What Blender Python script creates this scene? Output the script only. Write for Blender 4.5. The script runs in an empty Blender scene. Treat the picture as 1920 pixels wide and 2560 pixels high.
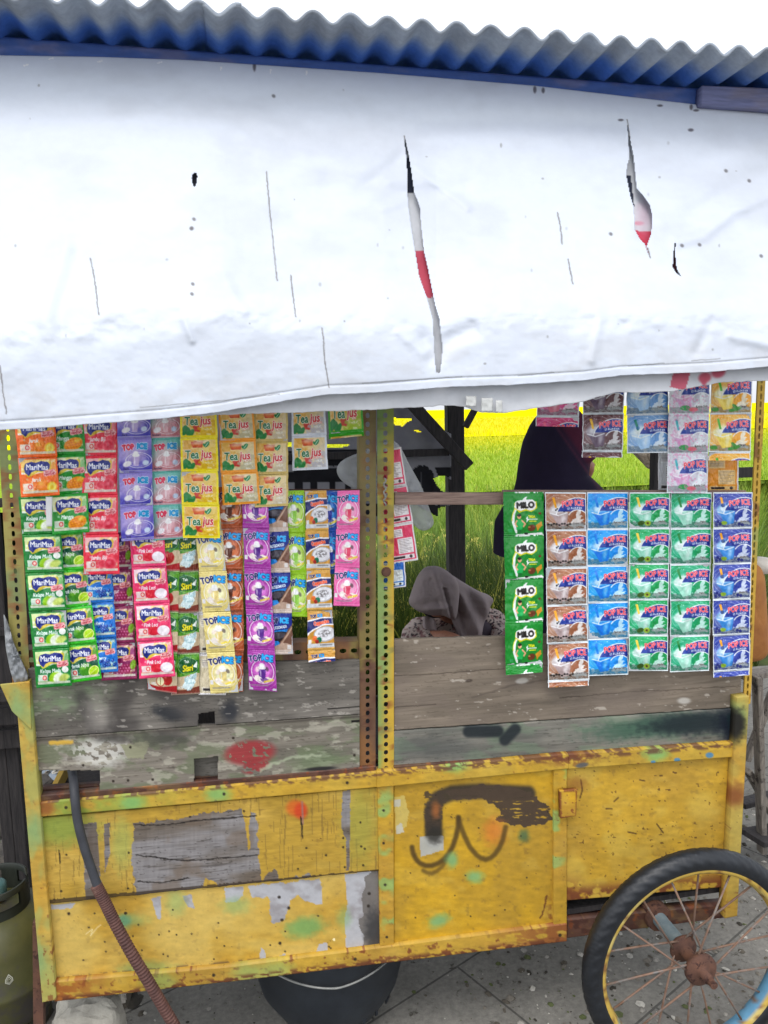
import bpy, math, random
import numpy as np
from math import sin, cos, pi, radians
from mathutils import Matrix, Vector

# ---------------------------------------------------------------- camera
sc = bpy.context.scene
FPX = 1900.0
YAW, PITCH, ROLL, DIST, EYE = radians(10.2), radians(7.6), radians(1.3), 1.7, 1.64
Fv = np.array([sin(YAW)*cos(PITCH), cos(YAW)*cos(PITCH), -sin(PITCH)])
Rv = np.array([cos(YAW), -sin(YAW), 0.0]); Uv = np.cross(Rv, Fv)
Rv, Uv = cos(ROLL)*Rv - sin(ROLL)*Uv, sin(ROLL)*Rv + cos(ROLL)*Uv
Cv3 = np.array([0, -DIST, EYE])
cam_d = bpy.data.cameras.new("camera"); cam = bpy.data.objects.new("camera", cam_d)
sc.collection.objects.link(cam); sc.camera = cam
cam_d.sensor_fit = 'VERTICAL'; cam_d.sensor_height = 36.0; cam_d.lens = FPX/2560*36
cam_d.clip_start = 0.05; cam_d.clip_end = 3000
cam.matrix_world = Matrix(((Rv[0], Uv[0], -Fv[0], Cv3[0]), (Rv[1], Uv[1], -Fv[1], Cv3[1]),
                           (Rv[2], Uv[2], -Fv[2], Cv3[2]), (0, 0, 0, 1)))
# ---------------------------------------------------------------- light
SUN_EL, SUN_AZ = radians(62), radians(200)      # azimuth measured from +Y towards +X
world = bpy.data.worlds.new("World"); sc.world = world; world.use_nodes = True
wn = world.node_tree.nodes; wl = world.node_tree.links
bg = wn["Background"]; sky = wn.new("ShaderNodeTexSky"); sky.sky_type = 'NISHITA'
sky.sun_disc = False; sky.sun_elevation = SUN_EL; sky.sun_rotation = SUN_AZ
sky.air_density = 1.0; sky.dust_density = 4.0; sky.ozone_density = 1.0
hs = wn.new("ShaderNodeHueSaturation"); hs.inputs['Saturation'].default_value = 0.3; hs.inputs['Value'].default_value = 1.75
wl.new(sky.outputs[0], hs.inputs['Color']); ov = wn.new("ShaderNodeMix"); ov.data_type = 'RGBA'; ov.inputs[0].default_value = 0.65   # even cloud layer over the sky
wl.new(hs.outputs[0], ov.inputs[6]); ov.inputs[7].default_value = (6.4, 6.7, 7.2, 1); wl.new(ov.outputs[2], bg.inputs[0]); bg.inputs[1].default_value = 0.15
sd = bpy.data.lights.new("sun", 'SUN'); sun = bpy.data.objects.new("sun", sd); sc.collection.objects.link(sun)
sd.energy = 0.6; sd.angle = radians(25); sd.color = (1.0, 0.97, 0.93)
dv = Vector((sin(SUN_AZ)*cos(SUN_EL), cos(SUN_AZ)*cos(SUN_EL), sin(SUN_EL)))
sun.rotation_euler = dv.to_track_quat('Z', 'Y').to_euler()
sc.view_settings.view_transform = 'Standard'; sc.view_settings.look = 'None'
sc.view_settings.gamma = 1.0; sc.view_settings.use_curve_mapping = False
sc.view_settings.exposure = 0.40

# ---------------------------------------------------------------- helpers
def P(x, y, Y=0.0):
    """point of the world seen at photo pixel (x, y) on the vertical plane at depth Y"""
    x = np.asarray(x, float); y = np.asarray(y, float); Y = np.asarray(Y, float)
    d = Fv*FPX + (x-960)[..., None]*Rv - (y-1280)[..., None]*Uv
    return Cv3 + d*((Y - Cv3[1])/d[..., 1])[..., None]

def _h(ix, iy, seed):
    n = (ix.astype(np.int64)*374761393 + iy.astype(np.int64)*668265263 + seed*1442695041) & 0xffffffff
    n = ((n ^ (n >> 13))*1274126177) & 0xffffffff
    return ((n ^ (n >> 16)) & 0xffff)/65535.0
def vn(x, y, seed=0):
    x = np.asarray(x, float); y = np.asarray(y, float)
    ix = np.floor(x); iy = np.floor(y); fx = x-ix; fy = y-iy
    fx = fx*fx*(3-2*fx); fy = fy*fy*(3-2*fy)
    a = _h(ix, iy, seed); b = _h(ix+1, iy, seed); c = _h(ix, iy+1, seed); d = _h(ix+1, iy+1, seed)
    return (a*(1-fx)+b*fx)*(1-fy) + (c*(1-fx)+d*fx)*fy
def fbm(x, y, seed=0, o=4):
    s = 0; a = 0.5; t = 0
    for k in range(o):
        s = s + a*vn(x*2**k, y*2**k, seed+k*17); t += a; a *= 0.5
    return s/t
def sst(a, b, v):
    t = np.clip((v-a)/(b-a), 0, 1); return t*t*(3-2*t)
def lin(c):
    c = np.clip(c, 0, 1); return np.where(c <= 0.04045, c/12.92, ((c+0.055)/1.055)**2.4)
def col(c):
    if isinstance(c, str): c = tuple(int(c[i:i+2], 16) for i in (0, 2, 4))
    return np.array(c[:3], float)/255.0

_tx = {}
def tmask(s, bold):
    """raster mask of a word in the built-in font, 40 px per unit"""
    k = (s, bold)
    if k in _tx: return _tx[k]
    cu = bpy.data.curves.new("w", 'FONT'); cu.body = s; cu.size = 1; cu.resolution_u = 3
    ob = bpy.data.objects.new("w", cu); sc.collection.objects.link(ob)
    dg = bpy.context.evaluated_depsgraph_get(); me = ob.evaluated_get(dg).to_mesh()
    me.calc_loop_triangles()
    v = np.array([q.co[:2] for q in me.vertices]); tr = [tuple(t.vertices) for t in me.loop_triangles]
    S = 40.0; pad = 8; mn = v.min(0); mx = v.max(0)
    w = int((mx[0]-mn[0])*S)+2*pad+1; h = int((mx[1]-mn[1])*S)+2*pad+1
    M = np.zeros((h, w), bool); q = (v-mn)*S+pad
    for t in tr:
        a, b, c = q[t[0]], q[t[1]], q[t[2]]
        x0 = int(max(0, min(a[0], b[0], c[0]))); x1 = int(max(a[0], b[0], c[0]))+2
        y0 = int(max(0, min(a[1], b[1], c[1]))); y1 = int(max(a[1], b[1], c[1]))+2
        X, Y = np.meshgrid(np.arange(x0, min(x1, w)), np.arange(y0, min(y1, h)))
        f = lambda p, r: (r[0]-p[0])*(Y-p[1])-(r[1]-p[1])*(X-p[0])
        e1, e2, e3 = f(a, b), f(b, c), f(c, a)
        M[y0:y1, x0:x1] |= ((e1 >= -1e-6) & (e2 >= -1e-6) & (e3 >= -1e-6)) | ((e1 <= 1e-6) & (e2 <= 1e-6) & (e3 <= 1e-6))
    ob.evaluated_get(dg).to_mesh_clear(); bpy.data.objects.remove(ob); bpy.data.curves.remove(cu)
    def dil(m, n):
        for _ in range(n):
            r = m.copy(); r[1:] |= m[:-1]; r[:-1] |= m[1:]; r[:, 1:] |= m[:, :-1]; r[:, :-1] |= m[:, 1:]; m = r
        return m
    M = dil(M, bold)
    _tx[k] = (M.astype(float), dil(M, 2).astype(float), pad-mn[1]*S)
    return _tx[k]
def samp(M, x, y):
    h, w = M.shape; ok = (x >= 0) & (x < w-1) & (y >= 0) & (y < h-1)
    x = np.clip(x, 0, w-2); y = np.clip(y, 0, h-2); ix = x.astype(int); iy = y.astype(int); fx = x-ix; fy = y-iy
    r = (M[iy, ix]*(1-fx)+M[iy, ix+1]*fx)*(1-fy)+(M[iy+1, ix]*(1-fx)+M[iy+1, ix+1]*fx)*fy
    return r*ok

class Art:
    """flat printed or painted design evaluated at the surface's own points"""
    def __init__(s, X, Y, base): s.X = X; s.Y = Y; s.c = np.ones(X.shape+(3,))*col(base)
    def put(s, m, c, a=1.0):
        m = np.clip(np.asarray(m, float)*a, 0, 1)[..., None]; c = col(c) if not isinstance(c, np.ndarray) else c
        s.c = s.c*(1-m)+c*m; return s
    def mul(s, k): s.c = s.c*np.asarray(k)[..., None]; return s
    def rect(s, x0, y0, x1, y1): return (s.X >= x0) & (s.X < x1) & (s.Y >= y0) & (s.Y < y1)
    def er(s, cx, cy, rx, ry, ang=0):
        a = radians(ang); dx = s.X-cx; dy = s.Y-cy
        return np.sqrt(((dx*cos(a)+dy*sin(a))/rx)**2+((-dx*sin(a)+dy*cos(a))/ry)**2)
    def ell(s, cx, cy, rx, ry, ang=0, soft=0.0):
        r = s.er(cx, cy, rx, ry, ang)
        if soft >= .5: r = r*(.70+.60*fbm(s.X/11+cx, s.Y/9+cy, 71, 4))
        return (r < 1).astype(float) if soft == 0 else 1-sst(1-soft, 1+soft, r)
    def poly(s, pts, wob=0, ws=12, seed=0):
        X, Y = s.X, s.Y
        if wob:
            X = X+(fbm(s.X/ws, s.Y/ws, seed)-.5)*2*wob; Y = Y+(fbm(s.X/ws, s.Y/ws, seed+9)-.5)*2*wob
        m = np.zeros(X.shape, bool); n = len(pts)
        for i in range(n):
            x1, y1 = pts[i]; x2, y2 = pts[(i+1) % n]
            if y1 == y2: continue
            m ^= ((Y < y1) != (Y < y2)) & (X < (x2-x1)*(Y-y1)/(y2-y1)+x1)
        return m
    def line(s, pts, w, soft=0.0, wob=0, ws=10, seed=0):
        X, Y = s.X, s.Y
        if wob:
            X = X+(fbm(s.X/ws, s.Y/ws, seed)-.5)*2*wob; Y = Y+(fbm(s.X/ws, s.Y/ws, seed+9)-.5)*2*wob
        d = np.full(X.shape, 1e9)
        for (x1, y1), (x2, y2) in zip(pts[:-1], pts[1:]):
            vx, vy = x2-x1, y2-y1; t = np.clip(((X-x1)*vx+(Y-y1)*vy)/(vx*vx+vy*vy+1e-9), 0, 1)
            d = np.minimum(d, np.hypot(X-x1-t*vx, Y-y1-t*vy))
        return (d < w).astype(float) if soft == 0 else 1-sst(w-soft, w+soft, d)
    def text(s, t, cx, cy, h, c, ang=0, shear=0, wx=1.0, bold=1, out=None, arc=0.0):
        M, O, pad = tmask(t, bold); S = 40*0.73/h
        a = radians(ang); dx = s.X-cx; dy = s.Y-cy
        lx = dx*cos(a)+dy*sin(a); ly = -(-dx*sin(a)+dy*cos(a)); ly = ly+arc*lx*lx
        lx = (lx-shear*ly)/wx
        x = lx*S+M.shape[1]/2; y = ly*S+pad+40*.73/2
        if out is not None: s.put(samp(O, x, y), out)
        s.put(samp(M, x, y), c); return s

def tag(o, label=None, cat=None, group=None, kind=None):
    if label: o['label'] = label
    if cat: o['category'] = cat
    if group: o['group'] = group
    if kind: o['kind'] = kind
    return o
def empty(name, loc, label=None, cat=None, group=None):
    o = bpy.data.objects.new(name, None); sc.collection.objects.link(o); o.location = [float(v) for v in loc]
    o.empty_display_size = 0.1
    return tag(o, label, cat, group)
def rootloc(o):
    v = Vector((0, 0, 0))
    while o is not None: v += o.location; o = o.parent
    return v
def link(name, me, mat, parent=None, label=None):
    """link a mesh whose points are world points; its parents only ever carry a location"""
    o = bpy.data.objects.new(name, me); sc.collection.objects.link(o)
    if mat: me.materials.append(mat)
    if parent is not None:
        o.parent = parent; o.location = -rootloc(parent)
    else:
        vv = np.empty(len(me.vertices)*3, np.float32); me.vertices.foreach_get('co', vv); vv = vv.reshape(-1, 3)
        lo, hi = vv.min(0), vv.max(0); c = Vector((float(lo[0]+hi[0])/2, float(lo[1]+hi[1])/2, float(lo[2])))
        me.transform(Matrix.Translation(-c)); o.location = c
    if label: o['label'] = label
    return o
def smooth(me, on=True): me.polygons.foreach_set('use_smooth', np.full(len(me.polygons), on)); me.update()
def mesh_np(name, V, Fq, C=None, sm=True):
    me = bpy.data.meshes.new(name); V = np.asarray(V, np.float32).reshape(-1, 3); Fq = np.asarray(Fq, np.int32)
    k = Fq.shape[1]; me.vertices.add(len(V)); me.vertices.foreach_set('co', V.ravel())
    me.loops.add(Fq.size); me.loops.foreach_set('vertex_index', Fq.ravel())
    me.polygons.add(len(Fq)); me.polygons.foreach_set('loop_start', np.arange(0, Fq.size, k, dtype=np.int32))
    me.polygons.foreach_set('loop_total', np.full(len(Fq), k, np.int32))
    me.update(calc_edges=True); me.validate()
    if C is not None:
        at = me.color_attributes.new('Col', 'FLOAT_COLOR', 'POINT'); L = lin(np.asarray(C).reshape(-1, 3))
        at.data.foreach_set('color', np.concatenate([L, np.ones((len(L), 1))], 1).astype(np.float32).ravel())
    smooth(me, sm); return me
def gridq(ny, nx, keep=None):
    i, j = np.meshgrid(np.arange(ny-1), np.arange(nx-1), indexing='ij'); a = i*nx+j
    q = np.stack([a, a+nx, a+nx+1, a+1], -1)
    return q[keep] if keep is not None else q.reshape(-1, 4)
def grid(name, V, C, mat, parent=None, keep=None, thick=0.0, label=None, sm=True):
    ny, nx = V.shape[:2]; me = mesh_np(name, V, gridq(ny, nx, keep), C, sm)
    o = link(name, me, mat, parent, label)
    if thick:
        m = o.modifiers.new("thickness", 'SOLIDIFY'); m.thickness = thick; m.offset = -1; m.use_rim = True
    return o
def compact(V, Q):
    u, inv = np.unique(Q, return_inverse=True); return V[u], inv.reshape(Q.shape), u
def quadpx(TL, TR, BR, BL, step):
    w = max(abs(TR[0]-TL[0]), abs(BR[0]-BL[0]), math.hypot(TR[0]-TL[0], TR[1]-TL[1])); h = max(math.hypot(BL[0]-TL[0], BL[1]-TL[1]), math.hypot(BR[0]-TR[0], BR[1]-TR[1]))
    nx = max(3, int(w/step)+1); ny = max(3, int(h/step)+1)
    u, v = np.meshgrid(np.linspace(0, 1, nx), np.linspace(0, 1, ny))
    f = lambda k: (TL[k]*(1-u)+TR[k]*u)*(1-v)+(BL[k]*(1-u)+BR[k]*u)*v
    return f(0), f(1), u, v
def panel(name, q, Y, paint, mat, parent, step=2.2, thick=0.012, holes=(), label=None, bump=None, wob=0.0):
    """board or sheet-metal panel: corners TL,TR,BR,BL on the plane at depth Y, its own paint and relief"""
    X, Yp, u, v = quadpx(*q, step)
    if wob:
        e = np.minimum(np.minimum(u, 1-u), np.minimum(v, 1-v)); ew = np.where(e < 1e-6, 1, 0)
        Yp = Yp+ew*(fbm(X/25, Yp*0+3, 5)-.5)*wob
    a = Art(X, Yp, (128, 128, 128)); rel = paint(a); d = np.zeros_like(X)+Y
    if rel is not None: d = d+rel
    if bump: d = d+bump(X, Yp)
    V = P(X, Yp, d); keep = None
    if holes:
        xc = (X[:-1, :-1]+X[1:, 1:])/2; yc = (Yp[:-1, :-1]+Yp[1:, 1:])/2; b = Art(xc, yc, (0, 0, 0)); keep = np.ones(xc.shape, bool)
        for h in holes: keep &= ~b.poly(h)
    C = a.c; Q = gridq(X.shape[0], X.shape[1], keep)
    V2, Q2, u2 = compact(V.reshape(-1, 3), Q)
    me = mesh_np(name, V2, Q2, C.reshape(-1, 3)[u2], True)
    o = link(name, me, mat, parent, label)
    if thick:
        m = o.modifiers.new("thickness", 'SOLIDIFY'); m.thickness = thick; m.offset = -1
    return o

class MB:
    """collects boxes, tubes and lathes into one mesh"""
    def __init__(s): s.v = []; s.f = []; s.n = 0
    def add(s, V, Fs): s.v += [tuple(map(float, p)) for p in V]; s.f += [tuple(i+s.n for i in f) for f in Fs]; s.n = len(s.v); return s
    def box(s, a, b, bev=0.0):
        (x0, y0, z0), (x1, y1, z1) = a, b
        V = [(x, y, z) for x in (x0, x1) for y in (y0, y1) for z in (z0, z1)]
        return s.add(V, [(0, 1, 3, 2), (4, 6, 7, 5), (0, 4, 5, 1), (2, 3, 7, 6), (0, 2, 6, 4), (1, 5, 7, 3)])
    def hexa(s, p):  # 8 points: 4 of the near face, 4 of the far face (same order)
        return s.add(p, [(3, 2, 1, 0), (4, 5, 6, 7), (0, 1, 5, 4), (1, 2, 6, 5), (2, 3, 7, 6), (3, 0, 4, 7)])
    def bar(s, a, b, w, h, up=(0, 0, 1)):
        a = Vector(a); b = Vector(b); t = (b-a).normalized(); u = Vector(up)
        if abs(t.dot(u)) > .95: u = Vector((0, 1, 0))
        x = t.cross(u).normalized(); y = x.cross(t).normalized(); x *= w/2; y *= h/2
        return s.hexa([a-x-y, a+x-y, a+x+y, a-x+y, b-x-y, b+x-y, b+x+y, b-x+y])
    def tube(s, pts, r, n=12, closed=False, cap=True):
        pts = [Vector(p) for p in pts]; m = len(pts); R = r if hasattr(r, '__len__') else [r]*m
        ref = None; V = []
        for i, p in enumerate(pts):
            t = (pts[(i+1) % m]-pts[i-1]) if (closed or 0 < i < m-1) else (pts[1]-pts[0] if i == 0 else pts[-1]-pts[-2])
            t.normalize()
            if ref is None: ref = t.orthogonal().normalized()
            ref = (ref-t*ref.dot(t)).normalized(); b = t.cross(ref)
            V += [p+(ref*cos(2*pi*k/n)+b*sin(2*pi*k/n))*R[i] for k in range(n)]
        Fs = []
        for i in range(m if closed else m-1):
            j = (i+1) % m
            Fs += [(i*n+k, i*n+(k+1) % n, j*n+(k+1) % n, j*n+k) for k in range(n)]
        if cap and not closed: Fs += [tuple(range(n))[::-1], tuple((m-1)*n+k for k in range(n))]
        return s.add(V, Fs)
    def lathe(s, c, prof, axis='z', n=40, cap=False):
        V = []; c = Vector(c)
        for r, z in prof:
            for k in range(n):
                a = 2*pi*k/n
                V.append(c+(Vector((r*cos(a), r*sin(a), z)) if axis == 'z' else Vector((r*cos(a), z, -r*sin(a)))))
        m = len(prof); Fs = [(i*n+k, i*n+(k+1) % n, (i+1)*n+(k+1) % n, (i+1)*n+k) for i in range(m-1) for k in range(n)]
        if cap: Fs += [tuple(range(n))[::-1], tuple((m-1)*n+k for k in range(n))]
        return s.add(V, Fs)
    def mesh(s, name, sm=False, fix=True):
        me = bpy.data.meshes.new(name); me.from_pydata(s.v, [], s.f); me.update()
        if fix:
            import bmesh
            b = bmesh.new(); b.from_mesh(me); bmesh.ops.recalc_face_normals(b, faces=b.faces); b.to_mesh(me); b.free()
        smooth(me, sm); return me
    def build(s, name, mat, parent=None, sm=False, bev=0.0, label=None, fix=True):
        o = link(name, s.mesh(name, sm, fix), mat, parent, label)
        if bev:
            m = o.modifiers.new("bevel", 'BEVEL'); m.width = bev; m.segments = 2; m.limit_method = 'ANGLE'
        return o

# ---------------------------------------------------------------- materials
def newmat(name):
    m = bpy.data.materials.new(name); m.use_nodes = True; nt = m.node_tree
    return m, nt, nt.nodes["Principled BSDF"]
def mixc(nt, fac, a, b, mode='MIX'):
    n = nt.nodes.new("ShaderNodeMix"); n.data_type = 'RGBA'; n.blend_type = mode
    for s, v in ((0, fac), (6, a), (7, b)):
        if hasattr(v, 'links') or hasattr(v, 'is_linked'): nt.links.new(v, n.inputs[s])
        elif isinstance(v, (int, float)): n.inputs[s].default_value = v
        else: n.inputs[s].default_value = tuple(v)+(1,)
    return n.outputs[2]
def noise(nt, scale, detail=4, rough=.6, vec=None, sc3=None):
    n = nt.nodes.new("ShaderNodeTexNoise"); n.inputs['Scale'].default_value = scale
    n.inputs['Detail'].default_value = detail; n.inputs['Roughness'].default_value = rough
    tc = nt.nodes.new("ShaderNodeTexCoord"); v = tc.outputs['Object']
    if sc3:
        mp = nt.nodes.new("ShaderNodeMapping"); mp.inputs['Scale'].default_value = sc3; nt.links.new(v, mp.inputs[0]); v = mp.outputs[0]
    nt.links.new(v, n.inputs['Vector']); return n.outputs[0]
def ramp(nt, f, a, b, ca=(0, 0, 0), cb=(1, 1, 1)):
    r = nt.nodes.new("ShaderNodeValToRGB"); e = r.color_ramp.elements
    e[0].position = a; e[1].position = b; e[0].color = tuple(ca)+(1,); e[1].color = tuple(cb)+(1,)
    nt.links.new(f, r.inputs[0]); return r.outputs[0]
def bump(nt, bs, h, st, d=0.01):
    b = nt.nodes.new("ShaderNodeBump"); b.inputs['Strength'].default_value = st; b.inputs['Distance'].default_value = d
    nt.links.new(h, b.inputs['Height']); nt.links.new(b.outputs[0], bs.inputs['Normal'])
def lc(c): return tuple(float(v) for v in lin(col(c)))
def attr_mat(name, rough=.5, nscale=60, namt=.25, st=.2, d=.003, sc3=None, metal=0, coat=0, spec=.5, trans=0):
    m, nt, bs = newmat(name); a = nt.nodes.new("ShaderNodeAttribute"); a.attribute_name = 'Col'
    n = noise(nt, nscale, 6, .65, sc3=sc3)
    g = ramp(nt, n, .3, .7, (1-namt,)*3, (1+namt*.6,)*3)
    c = mixc(nt, 1.0, a.outputs['Color'], g, 'MULTIPLY'); nt.links.new(c, bs.inputs['Base Color'])
    bs.inputs['Roughness'].default_value = rough; bs.inputs['Metallic'].default_value = metal
    bs.inputs['Specular IOR Level'].default_value = spec
    if coat: bs.inputs['Coat Weight'].default_value = coat; bs.inputs['Coat Roughness'].default_value = .12
    if st: bump(nt, bs, n, st, d)
    if trans:
        t = nt.nodes.new("ShaderNodeBsdfTranslucent"); mx = nt.nodes.new("ShaderNodeMixShader"); mx.inputs[0].default_value = trans
        nt.links.new(c, t.inputs[0]); nt.links.new(bs.outputs[0], mx.inputs[1]); nt.links.new(t.outputs[0], mx.inputs[2])
        nt.links.new(mx.outputs[0], nt.nodes["Material Output"].inputs[0])
    return m
def sol_mat(name, c1, c2=None, scale=20, lo=.35, hi=.65, rough=.6, c3=None, s3=6, lo3=.55, hi3=.6, st=.2, d=.003, metal=0, sc3=None, spec=.5, coat=0):
    """solid paint / wood / metal: two tones mixed by noise, a third patchy one (rust, wear) over them"""
    m, nt, bs = newmat(name); n = noise(nt, scale, 6, .65, sc3=sc3)
    c = ramp(nt, n, lo, hi, lc(c1), lc(c2 or c1))
    if c3 is not None:
        k = noise(nt, s3, 8, .7); f = ramp(nt, k, lo3, hi3); c = mixc(nt, f, c, lc(c3))
    nt.links.new(c, bs.inputs['Base Color']); bs.inputs['Roughness'].default_value = rough
    bs.inputs['Metallic'].default_value = metal; bs.inputs['Specular IOR Level'].default_value = spec
    if coat: bs.inputs['Coat Weight'].default_value = coat
    if st: bump(nt, bs, n, st, d)
    return m
M_foil = attr_mat("printed_foil", .34, 260, .06, .14, .001, coat=.32, spec=.45)
M_wood = attr_mat("weathered_board", .85, 90, .16, .4, .002, sc3=(.12, 1, 1.6), spec=.25)
M_paint = attr_mat("old_paint", .55, 55, .10, .25, .002, spec=.35)
M_tarp = attr_mat("banner_vinyl", .42, 30, .03, .12, .002, spec=.3, trans=.22)
M_banner = attr_mat("banner_print", .6, 30, .05, .1, .002, spec=.3, trans=.15)
M_cloth = attr_mat("woven_cloth", .9, 500, .12, .3, .001, spec=.15)
M_skin = sol_mat("skin", (150, 100, 78), (172, 118, 92), 30, rough=.55, st=.05)
M_rust = sol_mat("rusty_iron", (74, 50, 42), (104, 70, 54), 25, rough=.85, c3=(58, 34, 28), s3=40, st=.5)
M_darkwood = sol_mat("dark_old_wood", (34, 32, 34), (58, 54, 54), 18, rough=.85, sc3=(6, 6, .6), st=.5)
M_greywood = sol_mat("grey_old_wood", (96, 90, 84), (142, 134, 124), 22, rough=.9, sc3=(5, 5, .7), c3=(60, 54, 50), s3=12, st=.5)
M_railwood = sol_mat("brown_rail_wood", (118, 96, 88), (160, 136, 124), 22, rough=.85, sc3=(.5, 5, 6), st=.4)
M_beam = sol_mat("blue_paint_on_wood", (44, 72, 140), (66, 90, 150), 6, rough=.75, c3=(104, 96, 124), s3=2.2, lo3=.56, hi3=.75, st=.2)
M_rubber = sol_mat("worn_rubber", (20, 23, 28), (30, 34, 40), 12, rough=.45, c3=(46, 50, 56), s3=90, lo3=.58, hi3=.8, st=.25)
M_bucket = sol_mat("black_plastic", (24, 30, 38), (40, 46, 54), 10, rough=.5, st=.1)
M_hose = sol_mat("dark_hose", (44, 46, 52), (58, 60, 66), 30, rough=.6, st=.1)
M_sleeve = sol_mat("rusty_ribbed_tube", (76, 50, 46), (104, 70, 62), 30, rough=.75, c3=(150, 124, 108), s3=30, lo3=.6, hi3=.75, st=.3)
# ---------------------------------------------------------------- ground, field, water
def plane_np(name, x0, x1, y0, y1, nx, ny, z, mat, kind='structure', zf=None):
    X, Y = np.meshgrid(np.linspace(x0, x1, nx), np.linspace(y0, y1, ny)); Z = X*0+z
    if zf: Z = Z+zf(X, Y)
    me = mesh_np(name, np.stack([X, Y, Z], -1), gridq(ny, nx)[:, ::-1])
    me.materials.append(mat); o = bpy.data.objects.new(name, me); sc.collection.objects.link(o); return tag(o, kind=kind)
gm, nt, bs = newmat("worn_concrete_slabs")
tc = nt.nodes.new("ShaderNodeTexCoord"); mp = nt.nodes.new("ShaderNodeMapping"); mp.inputs['Rotation'].default_value = (0, 0, radians(-28))
nt.links.new(tc.outputs['Object'], mp.inputs[0]); br = nt.nodes.new("ShaderNodeTexBrick"); nt.links.new(mp.outputs[0], br.inputs['Vector'])
br.inputs['Scale'].default_value = 1.0; br.inputs['Brick Width'].default_value = .62; br.inputs['Row Height'].default_value = .46
br.inputs['Mortar Size'].default_value = .004; br.inputs['Mortar Smooth'].default_value = .4
br.inputs['Color1'].default_value = lc((142, 139, 131))+(1,); br.inputs['Color2'].default_value = lc((132, 129, 122))+(1,); br.inputs['Mortar'].default_value = lc((92, 90, 85))+(1,)
n1 = noise(nt, 3.5, 8, .7); n2 = noise(nt, 60, 5, .7)
c = mixc(nt, 1.0, br.outputs['Color'], ramp(nt, n1, .3, .7, (.55,)*3, (1.05,)*3), 'MULTIPLY')
c = mixc(nt, 1.0, c, ramp(nt, n2, .32, .62, (.72,)*3, (1.08,)*3), 'MULTIPLY')
c = mixc(nt, ramp(nt, noise(nt, 22, 8, .75), .58, .66), c, lc((70, 66, 58)))
nt.links.new(c, bs.inputs['Base Color']); bs.inputs['Roughness'].default_value = .92; bump(nt, bs, n2, .5, .004)
plane_np("pavement", -6, 8, -6, 2.4, 60, 40, 0.0, gm)
M_soil = sol_mat("field_soil", (52, 62, 30), (78, 92, 40), 8, rough=.95, st=.5, d=.03)
M_field = sol_mat("rice_field_green", (120, 150, 40), (160, 184, 60), 6, rough=.95, c3=(128, 160, 40), s3=1.2, sc3=(6, .6, 1), st=.3, d=.05, spec=0)
M_ripe = sol_mat("ripe_rice_yellow", (226, 214, 8), (240, 228, 14), 1.2, rough=.95, sc3=(3, .3, 1), st=.2, d=.05, spec=0)
plane_np("bank", -6, 8, 2.396, 3.2, 40, 8, 0.0, M_soil, zf=lambda X, Y: -.5*(Y-2.396)-.004)
plane_np("field_ground", -400, 400, 3.1, 1500, 30, 60, -.38, M_soil)
plane_np("rice_field_far", -60, 140, 9, 30, 60, 40, .42, M_field)
plane_np("ripe_rice_field", -900, 900, 29.2, 1400, 60, 60, .47, M_ripe)
wm, nt, bs = newmat("still_water"); bs.inputs['Base Color'].default_value = lc((120, 130, 140))+(1,); bs.inputs['Roughness'].default_value = .03
bs.inputs['Metallic'].default_value = .6
plane_np("water", -1.65, -.75, 1.55, 1.98, 4, 4, .008, wm)

def rice(name, mat, x0, x1, y0, y1, n, h0, zb, seed, wid, mats=None):
    """bent narrow leaves with their own width, height and lean; near rows taller blades"""
    r = np.random.default_rng(seed); t = r.random(n); y = y0*(y1/y0)**t; xa = x0+(x1-x0)*r.random(n)
    x = xa*(y+1.7)/(y1+1.7); h = h0*(.75+.5*r.random(n)); a = r.random(n)*2*pi; ln = .15+.5*r.random(n)**1.5
    w = wid*(.6+.8*r.random(n))*(1+ (y-y0)*.16); dx, dy = np.cos(a), np.sin(a); K = 5
    V = np.zeros((n, K, 2, 3)); s = np.linspace(0, 1, K)
    for k in range(K):
        q = s[k]; cx = x+dx*ln*h*q**2; cy = y+dy*ln*h*q**2; cz = zb+h*(q-.28*ln*q**2.5)
        ww = w*(1-q**1.5)*.5+.0004
        V[:, k, 0] = np.stack([cx-dy*ww, cy+dx*ww*.3, cz], -1); V[:, k, 1] = np.stack([cx+dy*ww, cy-dx*ww*.3, cz], -1)
    b = np.arange(n)[:, None]*K*2; F = np.concatenate([b+np.array([[2*k, 2*k+1, 2*k+3, 2*k+2]]) for k in range(K-1)], 0)
    tone = r.random((n, 1, 1, 1)); c = col((82, 116, 36))*(1-tone)+col((154, 182, 68))*tone
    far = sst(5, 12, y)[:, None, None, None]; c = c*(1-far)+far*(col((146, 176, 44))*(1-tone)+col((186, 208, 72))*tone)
    c = c*(.62+.38*sst(2.8, 5.5, y))[:, None, None, None]  # nearest rows darkened: low shade put into the leaf colour
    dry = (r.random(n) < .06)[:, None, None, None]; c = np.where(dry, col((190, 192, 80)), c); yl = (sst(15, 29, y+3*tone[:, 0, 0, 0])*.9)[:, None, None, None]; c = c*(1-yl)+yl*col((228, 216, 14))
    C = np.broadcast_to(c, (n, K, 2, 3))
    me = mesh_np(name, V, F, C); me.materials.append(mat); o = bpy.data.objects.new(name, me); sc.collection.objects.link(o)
    return tag(o, kind='stuff')
M_leaf = attr_mat("rice_leaf", .6, 20, .2, 0, trans=.3)
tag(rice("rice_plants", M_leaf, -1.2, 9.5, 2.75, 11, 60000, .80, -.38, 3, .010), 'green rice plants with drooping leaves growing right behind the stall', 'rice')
tag(rice("rice_plants", M_leaf, -3, 30, 9, 29, 60000, .16, .36, 5, .022), 'bright green rice tops stretching away to the yellow field', 'rice')
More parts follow.
